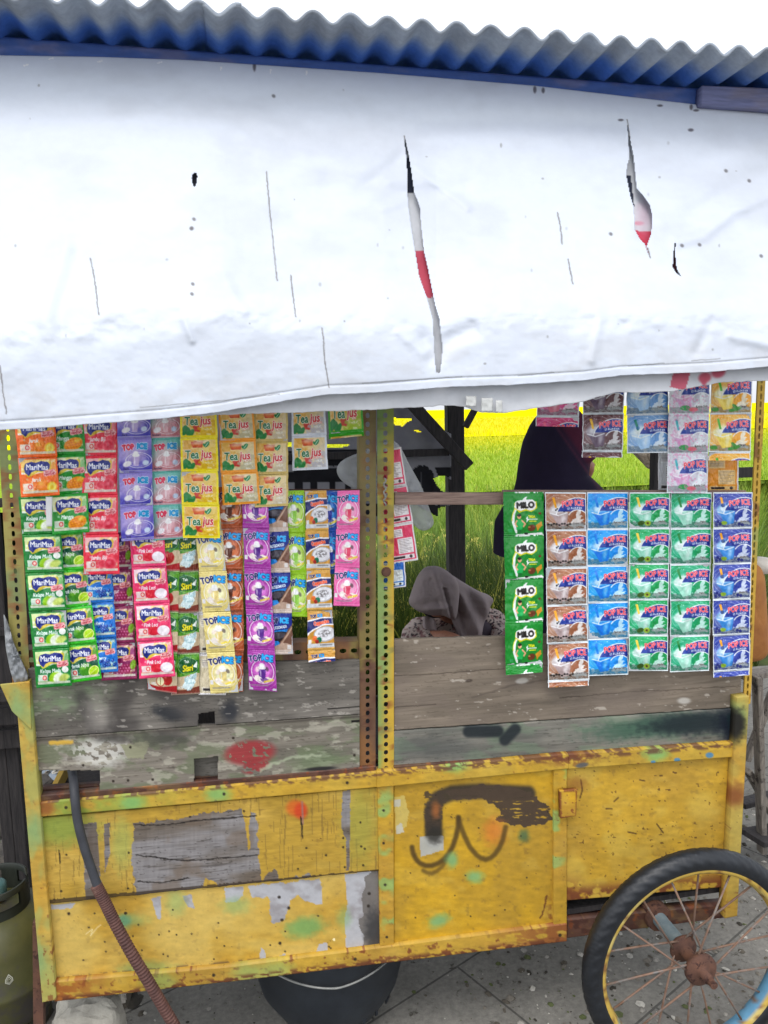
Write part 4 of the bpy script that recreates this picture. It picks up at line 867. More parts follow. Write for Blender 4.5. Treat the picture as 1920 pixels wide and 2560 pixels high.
def d_mari(bd, bg, band, name, kind, txc=(255, 255, 255)):
    def f(nx, ny, H=96):
        a = cv(nx, ny, H); a.put(a.Y >= 0, bd); i = a.rect(6, 7, 95, H-8)
        a.put(i, bg); a.put(i*sst(.5, .75, fbm(a.X/18, a.Y/12, 3)), (226, 212, 110), .6); a.put(i*(a.X > 80), band, .4); a.put(i & (a.Y > 40) & (a.Y < 66), band); a.put(a.rect(6, 37, 95, 42)*(a.Y < 41+4*np.sin(a.X/15)), (250, 250, 250), .8)
        a.put(i & (a.Y > 64), band); a.put(i*(a.Y > 64)*sst(.35, .75, fbm(a.X/16, a.Y/9, 8)+.2*(a.Y > 80)), (230, 216, 150), .75); a.put(i*sst(.62, .72, fbm(a.X/10, a.Y/6, 28)), (250, 250, 244), .5)
        fruit(a, kind, 66, 70)
        a.put(a.rect(8, 64, 34, 80), (232, 232, 226), .85); a.put(a.ell(26, 72, 6, 6), (206, 70, 70)); a.put(a.ell(26, 72, 3.6, 3.6), (236, 200, 190))
        a.put(a.rect(6, H-14, 95, H-8), (222, 226, 222), .75)
        lg = a.poly([(18, 16), (34, 12), (46, 15), (58, 11), (76, 14), (80, 20), (78, 31), (64, 35), (44, 34), (32, 38), (24, 46), (16, 38), (14, 27)], 1.5, 12, 3)
        a.put(a.poly([(14, 18), (84, 12), (82, 36), (50, 38), (28, 48), (22, 49), (13, 36)], 1.5, 12, 3), (214, 190, 70), .9)
        a.put(lg, (30, 48, 128)); a.text("MariMas", 47.5, 25, 14, (255, 255, 255), 2, 0, .86, 1)
        tg = a.poly([(62, 35), (92, 31), (94, 45), (63, 49)]); a.put(tg, (232, 150, 156)); a.put(a.poly([(63.5, 36.5), (90.5, 33), (92, 43.5), (64.5, 47.5)]), (246, 200, 200)); a.text("BISA LEBIH", 77, 37, 3.4, (176, 40, 60), -7, 0, .9, 1); a.text("MANTAP", 78, 42.5, 5, (176, 40, 60), -7, 0, .95, 2)
        a.text(name, 44, 55, 10, txc, 0, .22, .80, 1); return down(a, nx, ny)
    return f
def d_pop(bg, bg2, cup, straw, fl, glow=(255, 255, 255), deco=None, pale=0):
    def f(nx, ny, H=93):
        a = cv(nx, ny, H); a.put(a.Y >= 0, (222, 228, 232)); i = a.rect(2.5, 4, 97.5, H-3)
        a.put(i, bg); a.put(i*sst(.40, .8, fbm(a.X/22, a.Y/18, 5, 4)), bg2, .6)
        sw = np.abs(a.er(36, 46, 1, .95) % 9-4.5) < .9; a.put(i*sw*(a.er(36, 46, 1, 1) > 30)*(a.er(36, 46, 1, 1) < 62), glow, .30)
        g = np.random.default_rng(9)
        for _ in range(26): a.put(a.ell(4+92*g.random(), 5+50*g.random(), .9, .9), (240, 246, 250), .8)
        a.put(i*(a.ell(70, 62, 30, 20, 0, .2)), bg, .8)
        # milk splash
        a.put(a.poly([(58, 84), (64, 70), (72, 62), (76, 50), (84, 40), (86, 50), (82, 58), (90, 56), (84, 66), (94, 66), (84, 74), (94, 82)], 4, 7, 3)*i, (240, 246, 248), .78)
        a.put(i*(a.Y > 70)*(fbm(a.X/7, a.Y/5, 6) > .56), (226, 232, 234), .6)
        a.put(i*(a.Y > H-17), (96, 104, 104), .55); a.put(i*(a.Y > H-14)*(fbm(a.X/2.2, a.Y/1.6, 7) > .6), (200, 204, 206), .5)
        # cup with domed lid
        a.put(a.ell(30, 52, 26, 26, 0, .5), (240, 246, 250), .35); a.put(a.poly([(13, 50), (48, 45), (56, 50), (52, 80), (32, 84)], 0), cup); a.put(a.ell(31, 46, 21, 16, -10, .1), cup); a.put(a.ell(28, 42, 16, 10, -10, .7), (246, 250, 252), .8)
        a.put(a.line([(12, 51), (32, 57), (53, 50)], 1.3, .8), (246, 250, 252), .8); a.put(a.ell(44, 64, 5, 14, 10, .8), (250, 252, 254), .45)
        a.put(a.poly([(17, 14), (23, 13), (29, 38), (24, 39)]), straw)
        if deco == 'pearl':
            for q in ((26, 44), (33, 46), (40, 43), (30, 41), (46, 47)): a.put(a.ell(q[0], q[1], 2.2, 2.2), (28, 24, 30))
            for k in range(9): a.put(a.ell(8+k*6.5, 78+2*sin(k*2), 3, 2.4), (40, 34, 34))
        elif deco == 'leaf':
            for q in ((60, 76, 9, 4, 40), (68, 80, 10, 4, -30), (54, 84, 9, 4, -10), (12, 82, 9, 5, 0)): a.put(a.ell(*q, .1), (84, 150, 76))
        elif deco == 'berry':
            a.put(a.ell(40, 78, 12, 6), (60, 160, 90)); a.put(a.ell(60, 82, 11, 5), (210, 110, 120)); a.put(fbm(a.X/4, a.Y/4, 8) > .62, (220, 120, 170), .5)
        elif deco == 'avo':
            a.put(a.ell(30, 80, 9, 6, -20), (64, 96, 40)); a.put(a.ell(46, 80, 8, 7), (150, 180, 70)); a.put(a.ell(46, 80, 3, 3), (96, 70, 40))
        elif deco == 'blue':
            a.put(a.ell(28, 79, 8, 5), (140, 170, 60)); 
            for q in ((12, 76), (18, 81), (9, 84), (66, 82), (74, 84)): a.put(a.ell(q[0], q[1], 4, 4), (40, 50, 120))
            a.put(a.ell(26, 34, 6, 5), (40, 80, 160), .8); a.put(a.ell(38, 31, 6, 5), (60, 110, 190), .8)
        elif deco == 'ice':
            a.put(a.ell(26, 33, 5, 4), (50, 110, 180), .6)
        # arc band with the name
        r = a.er(79, 68, 1.0, 1.0); ring = (r > 26) & (r < 53) & (a.Y < 47) & i; edge = (((r >= 53) & (r < 55)) | ((r > 24) & (r <= 26))) & (a.Y < 56) & i
        a.put(edge, (240, 244, 248)); a.put(ring, (34, 58, 140)); a.put(ring*(a.X > 30)*(a.X < 46), (60, 90, 170), .5)
        a.text("POP ICE", 67, 25.5, 14.5, (226, 60, 74), -4, 0, .74, 1, out=(244, 214, 220), arc=.003); a.text("ES BLENDER", 72, 38.5, 5, (232, 238, 248), -2, 0, .95, 1, arc=.003)
        a.text(fl, 80, 75, 5, (66, 60, 60), -4, .15, .8, 1, out=(232, 232, 230))
        if pale: a.c = a.c*(1-pale)+pale*np.array([.84, .87, .90])
        return down(a, nx, ny)
    return f
def d_tea(bd, sub, bg2, corner=(40, 130, 70)):
    def f(nx, ny, H=88):
        a = cv(nx, ny, H); a.put(a.Y >= 0, bd); i = a.rect(6, 6, 94, H-7); a.put(i, (222, 178, 96)); a.put(i*sst(.4, .8, (a.X+a.Y*.8)/150), bg2, .9); a.put(i*sst(.45, .6, fbm(a.X/22, a.Y/16, 4)), (240, 222, 176), .6)
        a.put(a.poly([(28, 10), (62, 10), (58, 26), (32, 26)], 2, 8, 2), (188, 60, 40), .9); a.put(a.ell(45, 19, 14, 6, 0, .5), (220, 120, 60), .9); a.put(a.poly([(34, 56), (58, 56), (54, 72), (38, 72)], 2, 8), (190, 56, 50), .9)
        a.put(a.ell(54, 12, 22, 5, -8, .6), (250, 244, 232), .55)
        a.text("Tea", 31, 43, 22, (12, 108, 66), 0, .05, .80, 1, out=(250, 248, 240)); a.text("jus", 69, 42, 22, (196, 38, 50), 0, .12, .86, 1, out=(250, 244, 240))
        a.put(a.ell(71, 18, 9, 5, -50), (20, 130, 80)); a.put(a.ell(64, 20, 5, 3, 50), (20, 130, 80)); a.put(a.line([(66, 24), (75, 13)], .7), (220, 240, 220))
        a.text(sub, 74, 56, 5, (250, 240, 226), -5, .1, .9, 2, out=(190, 60, 60))
        for q in ((12, 68, 8, 14, 20), (22, 72, 7, 13, -10), (31, 74, 6, 10, 30)): a.put(a.ell(*q, .1)*i, corner)
        a.put(i*(a.Y > 60)*(a.X > 42)*(fbm(a.X/5, a.Y/5, 7) > .5), bg2, .7); a.put(i*(a.Y > 62)*(a.X > 48)*(fbm(a.X/6, a.Y/6, 9) > .6), (246, 246, 238), .6)
        return down(a, nx, ny)
    return f
def glass(a, x, y, s, c):
    a.put(a.poly([(x-13*s, y-18*s), (x+13*s, y-18*s), (x+9*s, y+20*s), (x-9*s, y+20*s)]), c); a.put(a.ell(x, y-18*s, 13*s, 6*s), (250, 248, 246)); a.put(a.ell(x, y-25*s, 9*s, 8*s, 0, .3), (246, 244, 244)); a.put(a.ell(x-5*s, y, 2*s, 14*s, 0, .5), (255, 255, 255), .6)
def d_top(bg, bg2, sub, drink, subc=(240, 216, 40)):
    def f(nx, ny, H=158):
        a = cv(nx, ny, H); a.put(a.Y >= 0, bg); a.put(sst(.4, .8, fbm(a.X/40, a.Y/40, 3)), bg2, .5)
        r = a.er(52, 84, 1, 1.12); a.put(1-sst(20, 44, r), bg2, .9); a.put((np.abs(r-40) < 1.6), (250, 246, 250), .8); a.put((np.abs(r-48) < 1.2)*(a.X > 50), (250, 246, 250), .5)
        a.put(np.abs((a.er(30, 70, 1, 1) % 16)-8) < 1, (250, 250, 250), .22)
        glass(a, 50, 90, 1.15, drink); a.put(a.poly([(18, 104), (34, 96), (50, 112), (70, 100), (84, 108), (72, 124), (48, 126), (26, 122)], 6, 10, 5), (240, 232, 226)); a.put(a.poly([(40, 112), (60, 106), (74, 116), (52, 124)], 4, 8, 6), drink, .7); a.put(a.ell(34, 76, 8, 11, 20, .3), (240, 226, 222), .8); a.put(a.ell(68, 74, 6, 9, -20, .3), (60, 50, 56), .6)
        a.text("TOP", 27, 34, 24, (28, 34, 96), -10, 0, .74, 2, out=(240, 240, 250), arc=-.003); a.text("ICE", 72, 32, 24, (40, 168, 226), 8, 0, .86, 3, out=(22, 50, 120), arc=-.003)
        a.text(sub, 72, 118, 8, subc, -16, .1, .8, 2); a.put(a.rect(4, 106, 14, 122), (226, 224, 226)); a.put(a.rect(10, H-24, 70, H-19), (150, 146, 150), .7)
        a.put(a.rect(0, 0, 100, 12) | a.rect(0, H-12, 100, H), bg); a.put((a.rect(0, 0, 100, 12) | a.rect(0, H-12, 100, H)) & (np.sin(a.Y*3) > .2), (250, 250, 250), .16)
        return down(a, nx, ny)
    return f
def d_topw(bg, bg2, bg3, sub):
    def f(nx, ny, H=104):
        a = cv(nx, ny, H); a.put(a.Y >= 0, bg); a.put(sst(30, 70, a.Y+.4*a.X-20), bg3, .9); a.put(a.ell(45, 50, 40, 34, 0, .7), bg2, .8)
        r = a.er(60, 66, 1, .6); a.put(np.abs(r-38) < 1.3, (246, 246, 250), .8); a.put(np.abs(r-30) < .9, (246, 246, 250), .5)
        glass(a, 52, 66, .85, bg2); a.put(a.ell(26, 76, 13, 8, -20, .2), (240, 238, 242)); a.put(a.ell(80, 74, 9, 8, 0, .3), (206, 220, 240))
        a.text("TOP", 30, 25, 17, (206, 66, 96), -6, 0, .76, 4, out=(250, 244, 248), arc=.002); a.text("ICE", 72, 23, 17, (26, 150, 200), 4, 0, .9, 4, out=(240, 248, 252), arc=.002)
        a.text(sub, 22, 90, 7, (60, 56, 90), 0, .1, .9, 1); a.put(a.rect(0, H-9, 100, H-6), (220, 216, 230), .7); a.put((a.Y < 5) | (a.Y > H-5), bg); return down(a, nx, ny)
    return f
def d_milo(nx, ny, H=108):
    a = cv(nx, ny, H); a.put(a.Y >= 0, (14, 134, 52)); a.put(sst(.5, .7, fbm(a.X/30, a.Y/30, 2)), (22, 150, 62), .5)
    a.put(a.line([(34, 36), (26, 54), (24, 76), (32, 100)], 3.2, .8), (244, 248, 244)); a.put(a.line([(30, 40), (22, 58), (21, 72)], 1, .6), (226, 214, 40), .9)
    lg = a.poly([(30, 26), (36, 22), (48, 21), (54, 14), (60, 12), (56, 20), (72, 20), (80, 26), (80, 36), (76, 44), (66, 48), (56, 44), (44, 48), (34, 44), (28, 38)], 1.5, 10, 2)
    a.put(a.poly([(28, 28), (82, 24), (83, 40), (70, 51), (56, 48), (40, 52), (27, 40)], 1.5, 10, 2), (214, 206, 30)); a.put(lg, (248, 250, 248)); a.text("MILO", 55, 33, 15, (34, 28, 26), -3, 0, .92, 3)
    # boy in a green shirt
    a.put(a.ell(39, 62, 5, 6, 0), (226, 176, 140)); a.put(a.ell(39, 58.5, 5.2, 3.6, 0), (30, 24, 22)); a.put(a.poly([(32, 70), (46, 69), (50, 84), (44, 96), (32, 94)], 1, 6), (40, 176, 96)); a.put(a.line([(46, 72), (54, 80), (50, 86)], 2), (226, 176, 140)); a.put(a.line([(33, 72), (29, 80), (33, 86)], 1.8), (226, 176, 140)); a.put(a.poly([(33, 94), (45, 94), (44, 103), (34, 103)], 1, 6), (20, 120, 60))
    a.put(a.poly([(56, 66), (61, 60), (60, 68), (64, 68), (56, 78), (58, 70)]), (250, 250, 250)); a.text("TIGA", 70, 62, 6, (236, 226, 40), 0, 0, .9, 3)
    a.put(a.rect(63, 67, 84, 70), (240, 240, 230)); a.put(a.rect(63, 72, 82, 75), (230, 220, 60))
    a.put(a.ell(70, 90, 10, 8, -20, .2), (112, 62, 34)); a.put(a.poly([(80, 84), (94, 74), (96, 84), (84, 98)], 1, 4), (206, 150, 50)); a.put(a.ell(90, 54, 4, 3), (110, 60, 34)); a.put(a.ell(64, 88, 3, 2), (190, 140, 90))
    a.put(a.poly([(30, 106), (96, 101), (96, 104), (100, 107), (100, 108), (30, 108)]), (236, 238, 236)); a.put(a.ell(56, 104, 5, 2.6), (20, 20, 22)); a.put((a.Y < 4)*(a.X > 28)*(fbm(a.X/7, a.Y*0, 5) > .5), (236, 240, 238))
    a.put(a.rect(12, 92, 22, 100), (60, 160, 96)); return down(a, nx, ny)
def d_teh(low, kind, sub):
    def f(nx, ny, H=110):
        a = cv(nx, ny, H); a.put(a.Y >= 0, (96, 156, 44)); a.put(sst(.4, .6, fbm(a.X/5, a.Y/7, 3)), (56, 120, 34), .7)
        a.put(a.poly([(30, 18), (40, 14), (52, 8), (68, 14), (94, 20), (92, 50), (32, 52)], 1, 8), (10, 96, 52)); a.put(np.abs(a.er(60, 34, 34, 22)-1) < .03, (230, 240, 220), .5)
        a.text("Teh", 56, 22, 8, (244, 248, 240), -3, 0, .9, 2); a.text("Sisri", 60, 39, 17, (236, 222, 40), -4, .12, .9, 2, out=(10, 70, 40))
        a.put(a.poly([(76, 36), (92, 22), (90, 40)]), (236, 246, 236)); a.put(a.Y > 58+4*np.sin(a.X/20), (206, 188, 160)); a.put(a.Y > 92+5*np.sin(a.X/25), low)
        if kind == 'apple': a.put(a.ell(66, 74, 17, 17, 0, .1), (176, 36, 38)); a.put(a.ell(60, 68, 5, 6, 0, .7), (232, 130, 110), .8); a.put(a.ell(44, 82, 14, 14, 0), (186, 50, 44)); a.put(a.ell(44, 82, 12, 12, 0, .1), (244, 236, 196)); a.put(a.line([(44, 73), (44, 91)], 1.2), (150, 120, 60)); a.put(a.ell(74, 56, 8, 4, -20), (60, 130, 50))
        else:
            a.put(a.poly([(40, 92), (50, 66), (72, 60), (92, 50), (88, 76), (76, 94), (56, 98)], 8, 7, 2), (222, 238, 240)); a.put(a.poly([(40, 92), (50, 66), (72, 60), (92, 50), (88, 76), (76, 94), (56, 98)], 8, 7, 2)*(fbm(a.X/5, a.Y/5, 5) > .55), (170, 200, 206), .8)
        a.text(sub, 22, 90, 6.5, (248, 246, 240), 0, 0, .9, 2); a.put((a.Y < 4) | (a.Y > H-4), (190, 196, 180), .6); return down(a, nx, ny)
    return f
def d_cap(nx, ny, H=158):
    a = cv(nx, ny, H); a.put(a.Y >= 0, (198, 150, 70)); a.put(a.Y < 12, (206, 164, 90)); a.text("TOP", 24, 24, 12, (28, 34, 96), -6, 0, .72, 3, out=(240, 240, 250)); a.text("ICE", 50, 22, 12, (40, 168, 226), 0, 0, .8, 3, out=(22, 50, 120))
    b = a.poly([(0, 46), (60, 34), (100, 34), (100, 56), (60, 58), (20, 76), (0, 92)], 2, 20, 3); a.put(a.poly([(0, 40), (60, 29), (100, 29), (100, 61), (60, 63), (24, 80), (0, 100)], 2, 20, 3), (236, 236, 240)); a.put(b, (34, 46, 110)); a.text("Cappuccino", 54, 49, 15, (224, 96, 60), -10, 0, .60, 3, out=(250, 246, 240))
    a.put(a.Y > 132, (214, 216, 220)); a.put(a.ell(66, 96, 42, 30, -8), (176, 176, 180)); a.put(a.ell(66, 95, 38, 26, -8), (226, 226, 230)); a.put(a.ell(64, 94, 24, 14, -10, .2)*(fbm(a.X/4, a.Y/4, 6) > .48), (120, 116, 118), .8)
    a.put(a.ell(28, 112, 9, 11, 0), (222, 120, 60)); a.put(a.ell(44, 118, 10, 11), (30, 120, 90)); a.put(a.ell(36, 124, 7, 8), (160, 50, 40)); a.put(a.rect(4, 116, 15, 132), (232, 232, 232)); a.put(a.rect(46, 136, 92, 141), (120, 120, 124), .7)
    a.put((a.Y > 148), (206, 164, 90)); return down(a, nx, ny)
def d_choco(nx, ny, H=158):
    a = cv(nx, ny, H); a.put(a.Y >= 0, (26, 52, 136)); a.put(a.poly([(0, 70), (100, 60), (100, 158), (0, 158)]), (34, 136, 208)); a.put(a.ell(46, 88, 40, 18, -6), (44, 40, 48)); a.put(a.ell(46, 86, 30, 12, -6), (80, 76, 86)); a.put(a.ell(70, 104, 26, 12, -6), (34, 30, 38))
    a.put(a.poly([(40, 128), (80, 70), (100, 40), (100, 140), (70, 128)], 3, 12, 2), (120, 88, 74)); a.put(a.line([(50, 124), (84, 76), (100, 54)], 3, 2), (206, 180, 160), .8); a.put(a.Y > 120+6*np.sin(a.X/14), (190, 166, 150)); a.put(a.Y > 140, (214, 200, 190))
    a.text("TOP", 27, 30, 20, (20, 26, 80), -6, 0, .72, 4, out=(226, 234, 250)); a.text("ICE", 70, 28, 20, (60, 176, 232), 4, 0, .86, 4, out=(16, 40, 110)); a.text("BLITZCHOCO", 50, 54, 10, (226, 236, 250), -7, 0, .66, 3, out=(40, 60, 130)); a.put(a.rect(78, 122, 92, 138), (226, 222, 220)); return down(a, nx, ny)
def d_back(bg, pan, txt=(120, 110, 116)):
    def f(nx, ny, H=96):
        a = cv(nx, ny, H); a.put(a.Y >= 0, (232, 230, 232)); a.put(a.rect(5, 5, 95, H-5), bg); a.put(a.rect(14, 12, 60, 32), pan); a.put(a.rect(40, 36, 90, 74), pan)
        for k in range(9): a.put(a.rect(44, 39+k*3.8, 86-(k % 3)*8, 40.6+k*3.8), txt, .7)
        for k in range(4): a.put(a.rect(17, 15+k*4, 56, 16.6+k*4), txt, .7)
        a.put(a.rect(14, 78, 90, 88), pan); a.put(a.rect(18, 80, 58, 86), (60, 56, 60)); a.put(a.ell(78, 83, 5, 4), (70, 64, 66)); return down(a, nx, ny)
    return f
# ---------------------------------------------------------------- sachet strips
_des = {}
def sachet_mesh(cols, c4, Y, seed, v0=0.0, v1=1.0, tilt=0.0):
    """pillow pack between four photo corners on the plane Y, bulged and crinkled, with a plain silver back"""
    TL, TR, BR, BL = c4; ny, nx = cols.shape[:2]
    u, v = np.meshgrid((np.arange(nx)+.5)/nx, (np.arange(ny)+.5)/ny); u = (u-u[0, 0])/(u[0, -1]-u[0, 0]); v = (v-v[0, 0])/(v[-1, 0]-v[0, 0])
    X = (TL[0]*(1-u)+TR[0]*u)*(1-v)+(BL[0]*(1-u)+BR[0]*u)*v; Z = (TL[1]*(1-u)+TR[1]*u)*(1-v)+(BL[1]*(1-u)+BR[1]*u)*v
    g = np.random.default_rng(seed); X = X+1.2*(fbm(v*5, v*0+seed, seed)-.5)*2*(2*u-1)
    e = (1-np.abs(2*u-1)**3)*(1-np.abs(2*v-1)**3.5); sx, sy = g.random()*40, g.random()*40
    vs = v0+(v1-v0)*v; e = e if (v0 == 0 and v1 == 1) else (1-np.abs(2*u-1)**3)*.3
    d = -.0055*e*(.7+.5*g.random())-.0055*(fbm(u*3+sx, v*2.5+sy, seed)-.5)-.0046*(fbm(u*8+sx, v*5+sy, seed+1, 3)-.5)*(.4+e)-.0020*(fbm(u*26+sx, v*10+sy, seed+2, 2)-.5)
    d = d+.0006*np.sin(v*ny*1.6)*((v < .06) | (v > .94)) + tilt*(v-.5)+(g.random()-.5)*.016*(u-.5)
    V = P(X, Z, Y+d); q = gridq(ny, nx)
    # back skin on a coarser net
    kx = np.linspace(0, nx-1, 9).astype(int); ky = np.linspace(0, ny-1, 9).astype(int)
    xb, zb2 = X[np.ix_(ky, kx)], Z[np.ix_(ky, kx)]; xb = xb.mean()+(xb-xb.mean())*.965; zb2 = zb2.mean()+(zb2-zb2.mean())*.965
    Vb = P(xb, zb2, Y+.0030+.004*e[np.ix_(ky, kx)]); n = nx*ny
    qb = gridq(9, 9)[:, ::-1]+n
    C = np.concatenate([cols.reshape(-1, 3), np.ones((81, 3))*np.array([.72, .73, .75])])
    return mesh_np("sachet", np.concatenate([V.reshape(-1, 3), Vb.reshape(-1, 3)]), np.concatenate([q, qb]), C)
NST = [0]
def strip(des, H, TL, TR, BR, BL, n, Y, label, flap=0.0, group=None, tilt=.03, nx=80, last=None):
    k = NST[0]; NST[0] += 1; ny = int(nx*H/100)
    if des not in _des: _des[des] = DES[des](nx, ny)
    cols = _des[des]; rt = empty("sachet_strip", P((TL[0]+TR[0])/2, TL[1], Y), label, 'sachets', group)
    L = lambda a, b, t: (a[0]+(b[0]-a[0])*t, a[1]+(b[1]-a[1])*t)
    g = np.random.default_rng(100+k); Y = Y
    for i in range(n):
        t0, t1 = i/n, (i+1)/n; j0 = 2.6*(g.random()-.5); gap = -.35
        c4 = [L(TL, BL, t0), L(TR, BR, t0), L(TR, BR, t1), L(TL, BL, t1)]
        c4 = [(x+j0*(1 if q > 1 else .4), y+(gap if q < 2 else -gap*.3)+1.3*(g.random()-.5)) for q, (x, y) in enumerate(c4)]
        link("sachet", sachet_mesh(cols, c4, Y+.002*(i-n/2)*0, 1000+k*17+i, tilt=(g.random()-.5)*.014), M_foil, rt)
    if flap:
        q = flap; t1 = 1+q/n; c4 = [BL, BR, L(TR, BR, t1), L(TL, BL, t1)]; m = max(4, int(ny*q)); link("sachet_stub", sachet_mesh(cols[:m], c4, Y-.002, 1900+k, 0, q, tilt=-.006), M_foil, rt)
    return rt
DES = {
 'orange': d_mari((236, 110, 30), (240, 200, 120), (238, 120, 40), "Jeruk", 'orange'),
 'mango': d_mari((24, 150, 50), (236, 240, 200), (30, 140, 50), "Mangga", 'mango'),
 'guava': d_mari((226, 60, 84), (240, 190, 190), (222, 70, 90), "Jambu Biji", 'guava'),
 'coco': d_mari((0, 128, 52), (214, 226, 170), (10, 120, 60), "Kelapa Muda", 'coco'),
 'lime': d_mari((60, 184, 40), (190, 214, 90), (8, 92, 70), "Jeruk Nipis", 'lime'),
 'berry': d_mari((30, 120, 196), (110, 180, 224), (20, 120, 200), "Blueberry", 'berry'),
 'grape': d_mari((140, 36, 92), (206, 140, 180), (140, 40, 100), "Anggur", 'grape'),
 'lychee': d_mari((226, 76, 124), (240, 214, 220), (220, 60, 110), "Pink Leci", 'lychee'),
 'taro': d_topw((150, 140, 206), (196, 180, 220), (70, 66, 170), "Taro"), 'milkpink': d_topw((120, 190, 180), (226, 190, 196), (206, 120, 130), "Stroberi"),
 'lemon': d_tea((244, 218, 0), "LEMON", (216, 180, 20)), 'melati': d_tea((232, 160, 56), "MELATI", (190, 186, 160)), 'melatig': d_tea((206, 184, 120), "MELATI", (206, 196, 176)),
 'teawhite': d_tea((222, 226, 234), "GULA ASLI", (190, 190, 200)), 'teagreen': d_tea((60, 160, 40), "APEL", (160, 190, 60)),
 'apel': d_teh((170, 36, 46), 'apple', "APEL"), 'batu': d_teh((130, 70, 56), 'rock', "GULA BATU"),
 'vanilla': d_top((222, 206, 134), (250, 244, 206), "VANILLA", (232, 214, 150)), 'choc': d_top((176, 92, 56), (214, 130, 90), "CHOCOLATE", (96, 52, 34)),
 'anggur': d_top((160, 60, 156), (214, 130, 208), "ANGGUR", (96, 50, 140)), 'melon': d_top((150, 196, 40), (206, 226, 150), "MELON", (150, 200, 90)),
 'bluetall': d_top((26, 84, 172), (80, 150, 214), "BLUEBERRY", (60, 70, 160)), 'pinktall': d_top((226, 110, 170), (244, 180, 210), "STROBERI", (220, 90, 120)),
 'cap': d_cap, 'blitz': d_choco, 'milo': d_milo,
 'beige': d_back((216, 206, 180), (226, 220, 204)), 'pinkback': d_back((220, 80, 116), (240, 236, 238)), 'blueback': d_back((30, 110, 190), (232, 240, 246)), 'orangeback': d_back((220, 150, 50), (226, 196, 140)), 'whiteback': d_back((214, 216, 220), (232, 234, 236)),
 'pcap': d_pop((150, 98, 70), (196, 150, 120), (178, 160, 160), (236, 170, 50), "Cappuccino", deco='pearl'),
 'pblue': d_pop((0, 140, 220), (60, 180, 236), (0, 124, 214), (0, 130, 216), "Permen Karet", (160, 220, 250)),
 'pavo': d_pop((0, 150, 84), (60, 180, 120), (150, 206, 186), (236, 206, 90), "Alpukat", deco='avo'),
 'pmelon': d_pop((0, 150, 96), (110, 190, 160), (166, 218, 200), (0, 128, 62), "Melon"),
 'pdark': d_pop((46, 66, 150), (84, 96, 176), (70, 140, 206), (240, 170, 40), "Blueberry", deco='blue'),
 'pstraw': d_pop((220, 90, 150), (170, 60, 90), (214, 130, 150), (236, 120, 150), "Strawberry"),
 'pchoc': d_pop((96, 60, 64), (136, 100, 104), (110, 94, 112), (240, 190, 60), "Chocolate"),
 'pice': d_pop((110, 156, 208), (160, 190, 222), (170, 204, 236), (20, 140, 120), "Vanilla", deco='ice'),
 'pberry': d_pop((206, 206, 216), (220, 224, 228), (214, 170, 206), (80, 180, 190), "Bubble Gum", deco='berry', pale=.06),
 'porange': d_pop((232, 168, 60), (240, 204, 120), (246, 214, 110), (90, 180, 60), "Mangga", deco='leaf'),
}
GL = 'flavour sachet strips hanging in the left opening'; GR = 'flavour sachet strips hanging in the right opening'
S = strip
S('beige', 96, (488, 1330), (555, 1330), (565, 1737), (495, 1737), 4, .000, 'pale beige strip of wrapper backs between the rock sugar tea and yellow vanilla strips', group=GL)
S('grape', 96, (238, 1336), (325, 1332), (342, 1697), (254, 1702), 4, .002, 'purple grape drink sachets hanging behind the blue blueberry strip', group=GL)
S('berry', 96, (196, 1334), (274, 1330), (295, 1679), (216, 1685), 4, -.010, 'bright blue blueberry drink sachets half hidden between lime green and purple strips', group=GL)
S('lime', 96, (116, 1335), (207, 1330), (253, 1697), (168, 1708), 4, -.020, 'lime green sachets showing a cut lime, beside the darker green coconut strip', group=GL)
S('coco', 96, (45, 1242), (146, 1240), (179, 1714), (90, 1720), 5, -.032, 'dark green coconut drink sachets, the leftmost long strip of five', group=GL)
S('mango', 96, (112, 1040), (208, 1038), (225, 1330), (131, 1337), 3, -.042, 'green bordered mango sachets right of the two orange ones', group=GL)
S('orange', 96, (34, 1046), (136, 1044), (149, 1238), (54, 1243), 2, -.054, 'two orange bordered sachets with sliced oranges at the top left', group=GL)
S('lychee', 96, (322, 1325), (408, 1322), (439, 1690), (350, 1697), 4, -.026, 'pink lychee drink sachets with white peeled fruit', group=GL)
S('apel', 110, (362, 1328), (451, 1325), (441, 1734), (369, 1724), 4, -.014, 'green and red apple tea sachets mostly hidden behind the pink lychee strip', group=GL)
S('batu', 110, (418, 1328), (496, 1325), (499, 1735), (428, 1738), 4, -.006, 'green and brown tea sachets with white rock sugar', group=GL)
S('guava', 96, (204, 1042), (292, 1040), (298, 1434), (209, 1437), 4, -.040, 'red pink guava drink sachets, a strip of four below the awning', group=GL)
S('milkpink', 104, (372, 1014), (449, 1012), (457, 1346), (384, 1351), 4, -.034, 'teal and pink milky drink sachets beside the lavender strip', group=GL)
S('taro', 104, (292, 1014), (376, 1012), (384, 1348), (302, 1354), 4, -.044, 'lavender and violet taro drink sachets', group=GL)
S('vanilla', 158, (478, 1227), (545, 1225), (598, 1731), (527, 1734), 5, -.022, 'pale yellow vanilla drink sachets, a long leaning strip of five', group=GL, nx=56)
S('choc', 158, (535, 1218), (606, 1218), (609, 1729), (540, 1735), 5, -.008, 'brown orange chocolate drink sachets squeezed behind the pale yellow strip', group=GL, nx=56)
S('anggur', 158, (603, 1218), (668, 1218), (691, 1729), (622, 1725), 5, -.026, 'bright violet grape drink sachets, long strip of five in front of the grey plank', group=GL, nx=56)
S('blitz', 158, (660, 1228), (718, 1226), (733, 1635), (668, 1637), 4, -.014, 'dark blue and brown chocolate splash sachets right of the violet strip', group=GL, nx=56)
S('melon', 158, (701, 1228), (761, 1226), (772, 1542), (712, 1540), 3, -.004, 'lime green melon drink sachets, a short strip of three', group=GL, nx=56)
